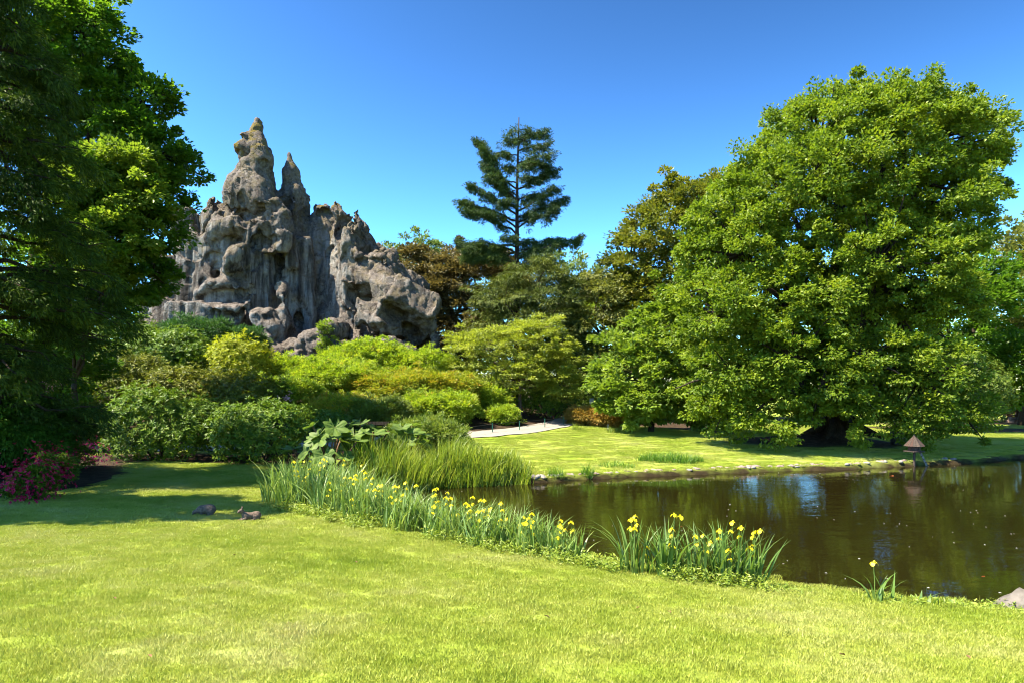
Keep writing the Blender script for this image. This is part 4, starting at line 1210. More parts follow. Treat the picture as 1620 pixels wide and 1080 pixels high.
# the tall thin fir
FY = 52.0
fb = gbase(818, FY)
def tr_at(py): return W(818 + (3 if py < 300 else 0) * (300 - py) / 115, py, FY)
tpts = [fb + (0, 0, -0.5)] + [tr_at(q) for q in (560, 480, 420, 360, 300, 240, 186)]
br = []
for (ay, ex, ey, dy, up_) in ((205, 836, 196, .3, .02), (208, 806, 204, -.3, .02), (224, 858, 208, .8, .0), (226, 796, 222, -.6, .02), (240, 872, 216, -.4, -.02), (246, 786, 236, .5, .03), (258, 866, 236, -1.0, .0), (262, 862, 258, 1.2, .04),
                              (330, 752, 212, .3, -.06), (318, 762, 232, -.5, -.04), (300, 768, 258, .8, .0), (290, 770, 270, -.9, .02), (340, 735, 286, -.4, .0), (350, 728, 316, .6, .02), (362, 730, 332, -.8, .03), (372, 742, 322, 1.0, .02),
                              (300, 880, 262, .6, .0), (335, 888, 292, -.4, -.02), (352, 894, 312, .5, .0), (362, 876, 330, -1.1, .02), (318, 856, 300, 1.1, .03), (282, 850, 280, -.9, .02),
                              (402, 716, 372, .3, .05), (392, 724, 384, -.9, .03), (400, 752, 398, 1.2, .05), (415, 735, 402, -.5, .05), (410, 916, 370, -.3, .04), (404, 892, 378, .8, .05), (408, 868, 404, -1.3, .04), (396, 850, 396, 1.2, .05), (420, 880, 412, .2, .06),
                              (275, 840, 250, -1.2, .02), (270, 800, 258, 1.2, .02), (310, 800, 292, 1.3, .03), (345, 836, 334, 1.4, .03), (330, 800, 318, -1.4, .02), (222, 828, 210, 1.1, .02), (384, 800, 372, -1.6, .04), (386, 842, 374, 1.6, .04)):
    e = W(ex + rng.uniform(-7, 7), ey + rng.uniform(-6, 9), FY + dy)
    br.append((tr_at(ay), e, up_))
conifer('fir_tree', 'tall thin dark fir with ragged open branches against the sky', fb, br, LM['fir'], tpts, 0.30, 520, 0.20, 0.055, bark=BARK, tuft=(26, 30, 0.24))

# the two trees that fill the left edge
lb = gbase(30, 19.5, -0.9)
br = []
top = 17.5
for z in np.arange(1.8, top, 0.18):
    for _ in range(2):
        a = rng.uniform(0, 2 * np.pi)
        ln = (3.9 * (1 - ((z - 2.5) / 19) ** 1.3) if z > 5.0 else 3.0) * rng.uniform(0.7, 1.08)
        e = lb + np.array([math.cos(a) * ln, math.sin(a) * ln, z - 0.10 * ln - 0.3 + rng.uniform(-.3, .4)])
        br.append((lb + np.array([0, 0, z]), e, 0.06))
conifer('dark_conifer', 'dark feathery conifer filling the left edge of the view', lb, br, LM['conifer'], [lb + (0, 0, -.4)] + [lb + (0, 0, z) for z in (3, 7, 11, 15, 18)], 0.38, 250, 0.16, 0.045, tuft=(9, 34, 0.16))

LY = 28.5
tree('maple_tree', 'large dark green broadleaf tree leaning over the left side of the rock', gbase(60, LY), 5.0,
     [B(60, 60, LY, 95, 75, 3.2), B(135, 60, LY - .5, 55, 60, 2.4), B(30, 160, LY, 90, 75, 3.2), B(150, 130, LY, 62, 52, 2.4), B(215, 165, LY, 55, 30, 1.7), B(190, 205, LY - .5, 60, 36, 2), B(245, 172, LY, 30, 26, 1.2),
      B(270, 255, LY + .3, 45, 32, 1.5), B(235, 240, LY, 45, 36, 1.6), B(100, 230, LY + 1, 80, 60, 2.8), B(125, 520, LY, 80, 60, 2.4), B(30, 540, LY, 80, 80, 2.4), B(90, 590, LY + 1, 90, 60, 2.2), B(200, 300, LY - 1.0, 75, 50, 2.2), B(135, 330, LY - 1.2, 75, 50, 2.2), B(245, 350, LY - .6, 40, 42, 1.6), B(190, 390, LY - .6, 75, 55, 2.2),
      B(240, 430, LY, 50, 34, 1.6), B(110, 420, LY, 70, 60, 2.4), B(185, 460, LY, 55, 36, 1.8), B(300, 285, LY + .3, 22, 26, 1.0), B(175, 60, LY, 24, 30, 1.2)],
     LM['maple'], 820, 0.52, 120, 0.19, 0.14, trunk_r=0.38, n_limb=18, twigs=320, shell=3, droop=0.2, keep_low=0.5, inside=0.75)
tree('sycamore_tree', 'broadleaf tree with sunlit yellow green sprays under the darker left crown', gbase(140, 27.6, -0.6), 3.0,
     [B(205, 270, 27.0, 52, 40, 1.6), B(150, 320, 26.6, 58, 48, 1.7), B(225, 320, 26.6, 44, 36, 1.3), B(110, 290, 26.6, 42, 38, 1.4), B(195, 375, 26.6, 52, 42, 1.5), B(130, 395, 26.8, 44, 36, 1.4), B(170, 440, 27, 46, 30, 1.4)],
     LM['hazel'], 280, 0.40, 110, 0.16, 0.115, trunk_r=0.13, n_limb=5, twigs=50, shell=3, droop=0.2, keep_low=0.6)

tree('background_tree', 'dark tree far behind the conifer at the left', gbase(60, 52), 4,
     [B(60, 460, 52, 110, 80, 4), B(170, 500, 52, 80, 55, 4), B(-30, 430, 52, 80, 100, 4), B(110, 560, 51, 130, 60, 4), B(225, 530, 50, 50, 40, 3), B(262, 520, 60, 50, 45, 4), B(300, 545, 62, 60, 40, 4)],
     LM['maple'], 260, 0.8, 70, 0.34, 0.22, trunk_r=0.35, twigs=30, shell=4)
# beyond the left edge of the frame: an unseen tree, added to cast shade on the lawn
tree('added_shade_tree', 'unseen broadleaf tree added just outside the left edge of the view to shade the lawn', (-18.3, 12.7, gz(-18.3, 12.7)), 5.0,
     [((-18.3, 12.4, 10), np.array([4.2, 2.2, 4])), ((-16.6, 12.6, 7), np.array([3.2, 1.9, 2.6])), ((-20, 13.2, 8), np.array([4, 2.4, 3.5])), ((-17.5, 12.4, 13), np.array([3.4, 1.8, 3]))],
     LM['maple'], 380, 0.6, 60, 0.3, 0.22, trunk_r=0.4, twigs=40, shell=3)

# ------------------------------------------------------------------ shrubs
def shrub(name, label, px0, px1, top, bot, Y, kind, mat, n, L, Wd, depth=None, lobes=7, per=7, group=None, cat='shrub', seed=None, base_z=None, stems=True, **kw):
    """a rounded shrub standing on the ground, its outline seen between px0..px1 and top..bot at distance Y"""
    s = Y / FPX
    cx = ((px0 + px1) / 2 - 810) * s; rx = (px1 - px0) / 2 * s
    zt = EYE + (HOR - top) * s; zb = EYE + (HOR - bot) * s
    g = gz(cx, Y) if base_z is None else base_z
    zb = max(g - 0.1, zb) if zb > g + 0.25 else g - 0.05
    rz = (zt - zb) / 2; cz = (zt + zb) / 2
    ry = depth if depth is not None else rx * 0.75
    blobs = [((cx, Y, cz - 0.2 * rz), np.array([rx * 0.84, ry * 0.9, rz * 0.95]))]
    for j in range(lobes):
        a = rng.uniform(0, 2 * np.pi); el = rng.uniform(-0.2, 1.0); q_ = rng.uniform(0.30, 0.62)
        blobs.append(((cx + math.cos(a) * rx * 1.05 * (1 - q_) * math.cos(el), Y + math.sin(a) * ry * (1 - q_) * math.cos(el), cz + math.sin(el) * rz * 1.02 * (1 - q_)), np.array([rx, ry, rz * 1.05]) * q_))
    base = np.array([cx, Y, g])
    root = thing(name, label, cat, base, 0, group)
    if kind == 'r':
        V, T, ti, cc, dd = rosettes(blobs, n, per, L, Wd, base=base, **kw)
    else:
        V, T, ti, cc, dd = foliage(blobs, n, kw.pop('clump', 0.22), per, L, Wd, base=base, shell=kw.pop('shell', 6), inside=0.85, **kw)
    m_ = V[2::4, 2] > -0.02 if True else None
    obj('foliage', mesh_np('foliage', V, T, tint=ti, mat=mat), root)
    if stems:
        mb = MB()
        for j in range(7):
            q = cc[rng.integers(len(cc))] * np.array([0.8, 0.8, 0.85])
            mb.tube(bent((q[0] * 0.15, q[1] * 0.15, -0.1), q, 5, 0.05), np.linspace(0.05, 0.012, 5), 5, cap=False)
        tag(mb.build('stems', STEM, root, smooth=True), kind='stuff')
    return root

R_, F_ = 'r', 'f'
# along the left lawn
shrub('yew_bush', 'dense dark green clipped yew at the left edge above the magenta azaleas', -110, 104, 612, 760, 20.8, F_, LM['yew'], 1100, 0.17, 0.055, 1.7, 8, 60, clump=0.22, droop=0.4)
shrub('rhododendron_bush', 'broad sunlit rounded rhododendron bush at the back of the left lawn', 158, 352, 622, 738, 25.6, R_, LM['rhodo'], 2600, 0.15, 0.062, 1.9, 8)
shrub('rhododendron_bush', 'rounded rhododendron bush half in shade behind the yellow irises', 335, 490, 620, 742, 25.4, R_, LM['rhodo'], 2200, 0.15, 0.06, 1.9, 8)
shrub('rhododendron_bush', 'small loose leafy rhododendron between the yew and the broad rounded bush', 92, 165, 628, 700, 31.5, R_, LM['rhodo'], 600, 0.17, 0.07, 1.3, 6)
shrub('rhododendron_bush', 'pale flowered rhododendron behind the clipped yew', 40, 112, 594, 690, 30.5, R_, LM['rhodo'], 700, 0.17, 0.07, 1.3, 6)
shrub('rhododendron_bush', 'narrow yellowish rhododendron touching the left flank of the broad rounded bush', 135, 190, 625, 715, 29.5, R_, LM['rhoolive'], 500, 0.16, 0.065, 0.9, 5)
shrub('dark_bush', 'small dark rounded bush right of the two big rounded rhododendrons', 478, 562, 648, 706, 31.6, R_, LM['rhodo'], 800, 0.13, 0.055, 1.2, 5)
# on the slope below the rock, back to front
for (nm, lb_, a, b, c_, d_, Y, kd, mt, n, L, Wd, dp) in (
    ('rhododendron_bush', 'dark rhododendron high on the slope beside the left trees', 150, 262, 515, 620, 41.5, R_, 'rhodo', 1500, .2, .08, 2.4),
    ('rhododendron_bush', 'large dim rhododendron between the left trees and the juniper', 205, 320, 520, 640, 39.0, R_, 'rhodo', 1500, .2, .08, 2.4),
    ('juniper_bush', 'blue green spreading juniper right under the stone ledge', 262, 372, 508, 580, 42.0, F_, 'juniper', 420, .22, .05, 1.8),
    ('juniper_bush', 'blue green feathery juniper at the foot of the small stone pillar', 362, 415, 520, 586, 41.5, F_, 'juniper', 260, .22, .05, 1.2),
    ('rhododendron_bush', 'bright lime yellow rhododendron on the slope under the ledge', 338, 422, 538, 622, 38.0, R_, 'rholime', 1300, .18, .075, 1.7),
    ('rhododendron_bush', 'olive rhododendron on the slope behind the broad rounded bush', 235, 350, 585, 660, 34.5, R_, 'rhoolive', 1300, .18, .07, 2.0),
    ('rhododendron_bush', 'shaded olive rhododendron in the middle of the slope', 330, 440, 598, 665, 34.0, R_, 'rhoolive', 1200, .18, .07, 1.8),
    ('rhododendron_bush', 'dim rhododendron with reddish tips left of the slope', 165, 250, 560, 665, 35.5, R_, 'rhoolive', 1100, .18, .07, 1.8),
    ('rhododendron_bush', 'dark rhododendron under the overhanging conifer boughs', 90, 200, 555, 660, 36.5, R_, 'rhodo', 1000, .19, .075, 2.0),
    ('rhododendron_bush', 'dark rhododendron deep in shade behind the yew', 0, 110, 560, 670, 36.0, R_, 'rhodo', 900, .19, .075, 2.0),
    ('azalea_bush', 'small lime azalea against the lowest boulders', 432, 492, 570, 640, 39.5, F_, 'azalime', 260, .13, .065, 1.3),
    ('azalea_bush', 'yellow azalea with a pink flower right of the lime rhododendron', 408, 500, 600, 656, 35.5, F_, 'azalime', 330, .13, .065, 1.5),
    ('azalea_bush', 'highest lime azalea below the right flank of the rock', 520, 640, 542, 640, 42.0, F_, 'azalime', 620, .14, .07, 2.2),
    ('azalea_bush', 'lime azalea on the right shoulder of the big azalea bank', 615, 715, 556, 650, 41.5, F_, 'azalime', 520, .14, .07, 2.0),
    ('azalea_bush', 'large lime azalea in the left half of the azalea bank', 475, 590, 572, 655, 38.5, F_, 'azalime', 620, .14, .07, 2.0),
    ('azalea_bush', 'orange tinted azalea in the middle of the azalea bank', 570, 680, 590, 665, 38.0, F_, 'azaorange', 560, .13, .065, 2.0),
    ('azalea_bush', 'orange flecked azalea at the right of the azalea bank', 655, 752, 592, 668, 38.5, F_, 'azaorange', 480, .13, .065, 1.8),
    ('azalea_bush', 'lime azalea at the right end of the bank beside the path', 640, 745, 625, 690, 35.8, F_, 'azalime', 520, .13, .065, 1.6),
    ('azalea_bush', 'yellow green azalea at the foot of the spreading maple', 730, 800, 610, 672, 39.5, F_, 'azalime', 330, .13, .065, 1.4),
    ('azalea_bush', 'low pale azalea right beside the gravel path fence', 775, 812, 648, 678, 38.0, F_, 'azalime', 140, .12, .06, .8),
    ('azalea_bush', 'olive azalea in front of the azalea bank', 500, 590, 628, 680, 34.0, F_, 'azaorange', 330, .12, .06, 1.4),
    ('fern_clump', 'pale feathery fern clump in front of the azalea bank', 565, 645, 636, 690, 33.2, F_, 'fern', 300, .2, .05, 1.3),
    ('dark_bush', 'dark evergreen bush under the spreading maple', 835, 905, 612, 668, 43.5, R_, 'rhodo', 700, .16, .065, 1.6),
    ('dark_bush', 'dark evergreen bush between the maple stems and the azalea bank', 745, 830, 625, 668, 42.5, R_, 'rhodo', 600, .16, .065, 1.4),
    ('dark_bush', 'dark bush behind the white sign', 900, 985, 585, 660, 46.0, R_, 'rhodo', 700, .18, .07, 1.8),
    ('azalea_bush', 'bronze orange low azalea beside the green end post', 900, 950, 648, 678, 40.5, F_, 'bronze', 230, .12, .06, .9),
    ('azalea_bush', 'bronze orange low azalea in front of the light green tree', 938, 992, 650, 680, 40.0, F_, 'bronze', 260, .12, .06, .9),
    ('laurel_hedge', 'rounded dark laurel mass on the far lawn right of the oak', 1440, 1595, 560, 690, 47.0, R_, 'hedge', 2600, .2, .085, 3.0),
    ('laurel_hedge', 'lower laurel bush at the left end of the far rounded laurel mass', 1380, 1480, 600, 688, 47.5, R_, 'hedge', 1200, .2, .085, 2.0),
    ('plum_bush', 'reddish brown bush above the low stone wall', 1588, 1640, 625, 664, 60.5, F_, 'plum', 200, .2, .12, 2.0),
    ):
    wx = 0.14 * (b - a) if Y < 46 else 0
    if kd == F_: shrub(nm, lb_, a - wx, b + wx, c_ - 4, d_, Y, kd, LM[mt], int(n * 1.25), L, Wd, dp, 10, 46, clump=0.30)
    else: shrub(nm, lb_, a - wx, b + wx, c_ - 4, d_, Y, kd, LM[mt], int(n * 1.25), L, Wd, dp, 10, 7)
shrub('lanceleaf_bush', 'dense bush of narrow pale tipped leaves between the big leaved plants and the path', 612, 742, 662, 742, 27.5, F_, LM['bamboo'], 520, 0.17, 0.032, 1.8, 7, 52, clump=0.22, up=0.3, spread=0.7)
shrub('lanceleaf_bush', 'lower bush of narrow leaves above the reeds', 690, 760, 700, 752, 26.2, F_, LM['bamboo'], 240, 0.16, 0.032, 1.2, 5, 52, clump=0.2, up=0.3, spread=0.7)

# far backdrop: a wood that closes the view behind the single trees
wb = []
for x in np.arange(-75, 95, 5.5):
    Y = 92 + rng.uniform(-6, 6)
    h = rng.uniform(5.0, 8.0)
    wb.append(((x, Y, h * 0.55 + 0.5), np.array([5.0, 4.0, h * 0.62])))
V, T, ti, cc, dd = foliage(wb, 1500, 1.0, 26, 0.62, 0.42, shell=5, keep_low=0.8)
wo = obj('far_wood', mesh_np('far_wood', V, T, tint=ti, mat=LM['oak']))
tag(wo, 'distant band of green woodland closing the view behind the park', 'wood', kind='stuff')

# ------------------------------------------------------------------ magenta azaleas in the bed under the yew
for lb_, a, b, c_, d_, Y, mt in (('magenta flowering azalea nearest the gravel path', 92, 142, 698, 738, 22.2, 'azpink'),
                                 ('magenta flowering azalea in the middle of the row under the yew', 58, 112, 716, 762, 18.4, 'azred'),
                                 ('crimson flowering azalea nearest the open lawn', 22, 78, 738, 788, 16.2, 'azred')):
    r = shrub('azalea_bush', lb_, a, b, c_, d_, Y, F_, LM['rhodo'], 110, .09, .045, .75, 5, 40, clump=0.12)
    s_ = Y / FPX
    cx = ((a + b) / 2 - 810) * s_; zt = EYE + (HOR - c_) * s_
    bz = r.location
    V, T, ti, cc, dd = rosettes([((cx, Y, (zt + bz[2]) / 2), np.array([(b - a) / 2 * s_, .72, (zt - bz[2]) / 2 * 1.04]))], 620, 5, 0.045, 0.04, base=np.array(bz), tilt=0.5)
    obj('blossom', mesh_np('blossom', V, T, tint=ti, mat=LM[mt]), r)

# ------------------------------------------------------------------ reeds, irises, bank weeds
def blades(P, h, wd, lean, bend, seg=4, az=None):
    """long tapering blades that stand at P"""
    n = len(P)
    az = rng.uniform(0, 2 * np.pi, n) if az is None else az
    dirh = np.c_[np.cos(az), np.sin(az), np.zeros(n)]
    fa = az + np.pi / 2 + rng.normal(0, 0.7, n)
    sd_ = np.c_[np.cos(fa), np.sin(fa), np.zeros(n)]
    V = []
    for k in range(seg + 1):
        t = k / seg
        hor = (lean * t + bend * t * t * t)[:, None] * h[:, None] * dirh
        z = h * t * (1 - 0.25 * (lean * t + bend * t * t))
        c = P + hor + np.c_[np.zeros(n), np.zeros(n), z]
        wk = wd * (0.75 + 0.5 * t if t < 0.5 else 1.0) * (1 - max(0, (t - 0.45) / 0.55) ** 1.4) * 0.5
        if k == seg: V.append(c[:, None])
        else: V.append(np.stack([c - sd_ * wk[:, None], c + sd_ * wk[:, None]], 1))
    V = np.concatenate(V, 1)
    m_ = V.shape[1]
    i = np.arange(n)[:, None] * m_
    Q = np.concatenate([i + np.array([[2 * k, 2 * k + 1, 2 * k + 3, 2 * k + 2]]) for k in range(seg - 1)], 0)
    T = i + np.array([[2 * (seg - 1), 2 * (seg - 1) + 1, 2 * seg]])
    return V.reshape(-1, 3), [Q, T], m_

def scatter_line(line, n, w0, w1):
    line = np.array(line, float)
    cum = np.concatenate([[0], np.cumsum(np.hypot(*np.diff(line, axis=0).T))]); cum /= cum[-1]
    t = rng.random(n)
    p = np.c_[np.interp(t, cum, line[:, 0]), np.interp(t, cum, line[:, 1])]
    q = np.c_[np.interp(np.minimum(t + .01, 1), cum, line[:, 0]), np.interp(np.minimum(t + .01, 1), cum, line[:, 1])] - np.c_[np.interp(np.maximum(t - .01, 0), cum, line[:, 0]), np.interp(np.maximum(t - .01, 0), cum, line[:, 1])]
    q = unit(q)
    return p + np.c_[-q[:, 1], q[:, 0]] * rng.uniform(w0, w1, n)[:, None]

# reed bed on the far left bank, growing in the shallow margin
rp = scatter_line([(-3.6, 20.6), (-2.6, 21.7), (-1.0, 22.3), (0.5, 22.8)], 5200, -0.55, 1.15)
rp = np.vstack([rp, scatter_line([(-3.9, 20.0), (-4.4, 22.0), (-3.2, 23.3)], 1500, -.5, .8)])
rz_ = np.maximum(ground(rp), -0.25)
n = len(rp)
hh = rng.uniform(0.55, 1.25, n) * (0.6 + 0.5 * sstep(1.2, -3.0, rp[:, 0])) * (1 + 0.35 * vnoise(np.c_[rp * 1.4, np.zeros(n)], 19))
V, F, m_ = blades(np.c_[rp, rz_], hh, rng.uniform(.02, .035, n), rng.uniform(.05, .4, n), rng.uniform(0, .5, n) ** 2 * 1.4)
tag(obj('reeds', mesh_np('reeds', V, F, tint=np.repeat(rng.random(n) * .8 + .1, m_), mat=LM['reed'])), 'tall green reeds growing along the far left margin of the pond', 'reeds', kind='stuff')

# longer grass along the far bank, and tufts on the far lawn
def tuft(name, label, x, y, r, n, h, mat, ry=None, cat='grass tuft', group=None, wd=0.014):
    a = rng.uniform(0, 2 * np.pi, n); q = np.sqrt(rng.random(n))
    P = np.c_[x + np.cos(a) * q * r, y + np.sin(a) * q * (ry or r)]
    P = np.c_[P, ground(P)]
    hgt = h * rng.uniform(.5, 1.15, n) * (1.1 - 0.5 * q)
    V, F, m_ = blades(P - np.array([x, y, gz(x, y)]), hgt, rng.uniform(.7, 1.3, n) * wd, rng.uniform(.05, .5, n), rng.uniform(0, .5, n), 3)
    o = obj(name, mesh_np(name, V, F, tint=np.repeat(rng.random(n), m_), mat=mat), None, (x, y, gz(x, y)))
    return tag(o, label, cat, group)
def at_px(px, py):
    """the point of the lawn or bank that the photograph shows at (px, py)"""
    Y = np.linspace(4, 70, 1400)
    X = (px - 810) / FPX * Y
    zz = EYE + (HOR - py) / FPX * Y
    g = ground(np.c_[X, Y])
    k = np.argmax(zz <= g)
    return X[k], Y[k]
for lb_, px, py, r, ry, n, h in (('rough green grass patch left on the far lawn below the oak', 1060, 730, 1.35, .4, 1300, .5), ('small rough grass patch on the far lawn left of the long one', 975, 738, .7, .25, 260, .3),
                                 ('dark green grass tuft at the far waterline between pale stones', 930, 752, .22, .15, 160, .55), ('thin grass tuft at the far waterline beside the reed bed', 880, 754, .3, .15, 120, .5),
                                 ('grass tuft with pale seed stalks beside the bronze azaleas', 912, 680, .3, .2, 120, .5), ('pale dry grass tuft below the bronze azaleas', 968, 684, .35, .2, 120, .45)):
    x, y = at_px(px, py)
    tuft('grass_tuft', lb_, x, y, r, n, h, LM['reed'] if 'seed' in lb_ or 'dry' in lb_ else LM['longgrass'], ry, group='rough grass tufts on the far bank')

# iris plants
def petal(mb_list, c, d, up, ln, wd, drop):
    s_ = unit(np.cross(d, up)); c = np.array(c)
    m1 = c + d * ln * .5 + up * ln * .12; t1 = c + d * ln * .85 - np.array([0, 0, drop * ln])
    tip = c + d * ln * 1.0 - np.array([0, 0, drop * ln * 1.7])
    V = np.array([c - s_ * wd * .12, c + s_ * wd * .12, m1 + s_ * wd * .45, m1 - s_ * wd * .45, t1 + s_ * wd * .5, t1 - s_ * wd * .5, tip])
    return V, [(0, 1, 2, 3), (3, 2, 4, 5)], [(5, 4, 6)]

def flower_mesh(size):
    mb = MB(); t = []
    r0 = rng.uniform(0, 6)
    for k in range(3):
        a = r0 + k * 2.094
        d = np.array([math.cos(a), math.sin(a), .25]); d /= np.linalg.norm(d)
        V, Q, T = petal(None, (0, 0, 0), d, np.array([0, 0, 1.0]), size, size * .85, .45)
        mb.add(V, Q, T)
        a += 1.047
        d = np.array([math.cos(a) * .45, math.sin(a) * .45, .9]); d /= np.linalg.norm(d)
        V, Q, T = petal(None, (0, 0, 0), d, np.array([-math.cos(a) * .9, -math.sin(a) * .9, .4]), size * .6, size * .4, -.1)
        mb.add(V, Q, T)
    me = mb.mesh('petals', LM['irisflower'])
    a = me.attributes.new('tint', 'FLOAT', 'POINT')
    a.data.foreach_set('value', rng.random(len(me.vertices)).astype(np.float32))
    return me
FLW = [flower_mesh(s_) for s_ in (.05, .058, .062, .055)]
STALK = MB().tube([(0, 0, 0), (.01, 0, .5), (0, .012, 1)], [.007, .006, .004], 5).mesh('stalk', LM['iris'])
_a = STALK.attributes.new('tint', 'FLOAT', 'POINT'); _a.data.foreach_set('value', np.full(len(STALK.vertices), .5, np.float32))

def blade_mesh(h, w_, lean, bend):
    V, F, m_ = blades(np.zeros((1, 3)), np.array([h]), np.array([w_]), np.array([lean]), np.array([bend]), 6, np.array([0.0]))
    V[:, 0] += np.where(np.arange(len(V)) % 2 == 0, 0, .003)
    return mesh_np('leaf', V, F, tint=np.full(len(V), rng.random()), mat=LM['iris'])
BLD = [blade_mesh(1, .034, l_, b_) for l_, b_ in ((.05, .0), (.12, .05), (.2, .1), (.3, .2), (.15, .4), (.08, .12), (.35, .05), (.02, .25), (.25, .55), (.1, .9))]

def iris(label, x, y, r, nleaf, nflower, h=0.8, single=False, group=None, ry=None):
    g = gz(x, y)
    root = thing('yellow_iris', label, 'iris', (x, y, g), 0, group)
    ry = ry or r
    if single:
        for i in range(nleaf):
            a, q = rng.uniform(0, 6.283), math.sqrt(rng.random())
            px_, py_ = math.cos(a) * q * r, math.sin(a) * q * ry
            o = obj('leaf', random.choice(BLD), root, (px_, py_, max(gz(x + px_, y + py_), -.2) - g - .03))
            o.rotation_euler = (0, 0, rng.uniform(0, 6.283) if rng.random() < .6 else a)
            k = h * rng.uniform(.5, 1.08)
            o.scale = (k, rng.uniform(.75, 1.25), k)
    else:
        a = rng.uniform(0, 2 * np.pi, nleaf); q = np.sqrt(rng.random(nleaf))
        P = np.c_[np.cos(a) * q * r * 1.25, np.sin(a) * q * ry * 1.25]
        zz = np.maximum(ground(P + np.array([x, y])), -.2) - g - .03
        V, F, m_ = blades(np.c_[P, zz], h * rng.uniform(.35, 1.15, nleaf), rng.uniform(.018, .036, nleaf), rng.uniform(.0, .42, nleaf), rng.uniform(0, .85, nleaf) ** 2, 5)
        tag(obj('leaves', mesh_np('leaves', V, F, tint=np.repeat(np.clip(rng.normal(.45, .25, nleaf), 0, 1), m_), mat=LM['iris']), root), kind='stuff')
    for i in range(nflower):
        a, q = rng.uniform(0, 6.283), math.sqrt(rng.random())
        px_, py_ = math.cos(a) * q * r * .95, math.sin(a) * q * ry * .95
        hz = h * rng.uniform(.42, 1.04)
        st = obj('flower_stalk', STALK, root, (px_, py_, max(gz(x + px_, y + py_), -.2) - g))
        st.scale = (1, 1, hz); st.rotation_euler = (rng.normal(0, .05), rng.normal(0, .05), rng.uniform(0, 6))
        fl_ = obj('flower', random.choice(FLW), st, (0, 0, 1.0))
        fl_.scale = (1, 1, 1 / hz)
        if rng.random() < .55:
            f2 = obj('flower', random.choice(FLW), st, (.03, .02, 1 - .12 / hz)); f2.scale = (.8, .8, .8 / hz); f2.rotation_euler = (.3, .2, 1)
    return root

# the band of irises along the near bank, left to right; each clump a plant group of its own
band = [(-5.3, 17.2, .75, 300, 6, .95, 'iris clump at the left end of the bank, half in shade, few yellow flowers'),
        (-4.75, 16.3, .6, 240, 5, .95, 'iris clump with upright blades second from the left end of the bank'),
        (-5.2, 18.6, .8, 260, 4, .95, 'iris clump behind the left end of the bank near the big leaved plants'),
        (-3.9, 16.9, .65, 260, 5, .9, 'tall dense iris clump in front of the big leaved plants'),
        (-3.9, 15.4, .5, 200, 3, .85, 'iris clump by the lawn edge right of the shaded end'),
        (-3.3, 15.9, .5, 200, 6, .8, 'iris clump with a knot of yellow flowers before the reed bed'),
        (-3.0, 14.5, .45, 180, 4, .8, 'iris clump with pale arching blades by the lawn edge'),
        (-2.6, 15.0, .45, 170, 7, .75, 'flowering iris clump with open water showing behind its tips'),
        (-2.1, 13.8, .42, 160, 4, .75, 'iris clump among leafy weeds left of the middle of the bank'),
        (-1.7, 14.0, .45, 170, 7, .75, 'iris clump with several yellow flowers at the middle of the bank'),
        (-1.2, 13.0, .4, 150, 3, .7, 'iris clump with ferny weeds at its foot'),
        (-.75, 12.95, .42, 170, 9, .75, 'iris clump crowded with yellow flowers right of the middle of the bank'),
        (-.35, 12.2, .36, 140, 5, .72, 'iris clump low in the bank beside the crowded flowering one'),
        (.1, 12.2, .38, 150, 6, .75, 'iris clump with tall upright blades near the dip in the bank'),
        (.42, 11.6, .32, 130, 5, .7, 'iris clump before the last one at the right end of the band'),
        (.85, 11.3, .28, 90, 5, .6, 'last iris clump at the right end of the long band')]
for x, y, r, nl_, nf, h, lb_ in band:
    iris(lb_, x, y, r, int(nl_ * 1.7), int(nf * 1.3), h * 1.12, group='yellow irises along the near bank')
# the nearer stand, its leaves built one by one
for x, y, r, nl_, nf, h, lb_ in ((1.78, 10.15, .24, 34, 7, .78, 'left plant of the near iris stand, with the tallest bunch of yellow flowers'),
                                 (2.2, 10.0, .26, 55, 5, .78, 'fan of broad straight iris blades in the middle of the near stand'),
                                 (2.62, 9.9, .24, 42, 3, .8, 'iris plant with dark bent blades right of the broad fan'),
                                 (3.0, 9.75, .24, 44, 4, .85, 'tall pointed iris plant with a yellow flower high over the water'),
                                 (3.32, 9.7, .2, 36, 4, .75, 'right plant of the near iris stand leaning over the water')):
    iris(lb_, x + .06, y, r * .95, int(nl_ * 1.5), nf, h * 1.14, True, 'near stand of yellow irises')
# the lone plant near the right corner
lone = iris('lone iris plant with one yellow flower near the right corner of the pond', 4.72, 8.75, .16, 16, 0, .5, True)
st = obj('flower_stalk', STALK, lone, (-.08, 0, 0)); st.scale = (1, 1, .52)
f = obj('flower', FLW[2], st, (0, 0, 1.0)); f.scale = (1, 1, 1 / .52)
iris('cut back iris shoots, three broad blades right of the lone flowering plant', 5.25, 8.55, .16, 6, 0, .42, True)

# leafy weeds at the foot of the irises
wp = scatter_line([(-5.5, 15.9), (-4, 14.4), (-2.3, 13.0), (-1, 11.9), (.2, 11.2), (1.2, 10.4), (2.2, 9.6), (3.6, 9.2), (4.6, 8.75), (5.6, 8.5), (6.6, 8.4)], 1500, -.15, .5)
wp = wp[(fbm(np.c_[wp * 1.6, np.zeros(len(wp))], 3, 14) > -.12) & (rng.random(len(wp)) < np.where(wp[:, 0] < 3.6, 1.0, .35))]
hw = rng.uniform(.04, .26, len(wp)) * np.where(wp[:, 0] < 3.6, 1, .5)
k = np.repeat(np.arange(len(wp)), 14)
t_ = rng.random(len(k))
P = np.c_[wp, np.maximum(ground(wp), 0)][k] + np.c_[rng.normal(0, .05, (len(k), 2)), hw[k] * t_]
D = unit(rand_dirs(len(k)) * np.array([1, 1, .4]) + np.array([0, 0, .25])); N_ = unit(np.array([0, 0, 1.0]) + .6 * rand_dirs(len(k)))
V, T = leaf_cloud(P, D, N_, rng.uniform(.04, .09, len(k)), rng.uniform(.018, .035, len(k)))
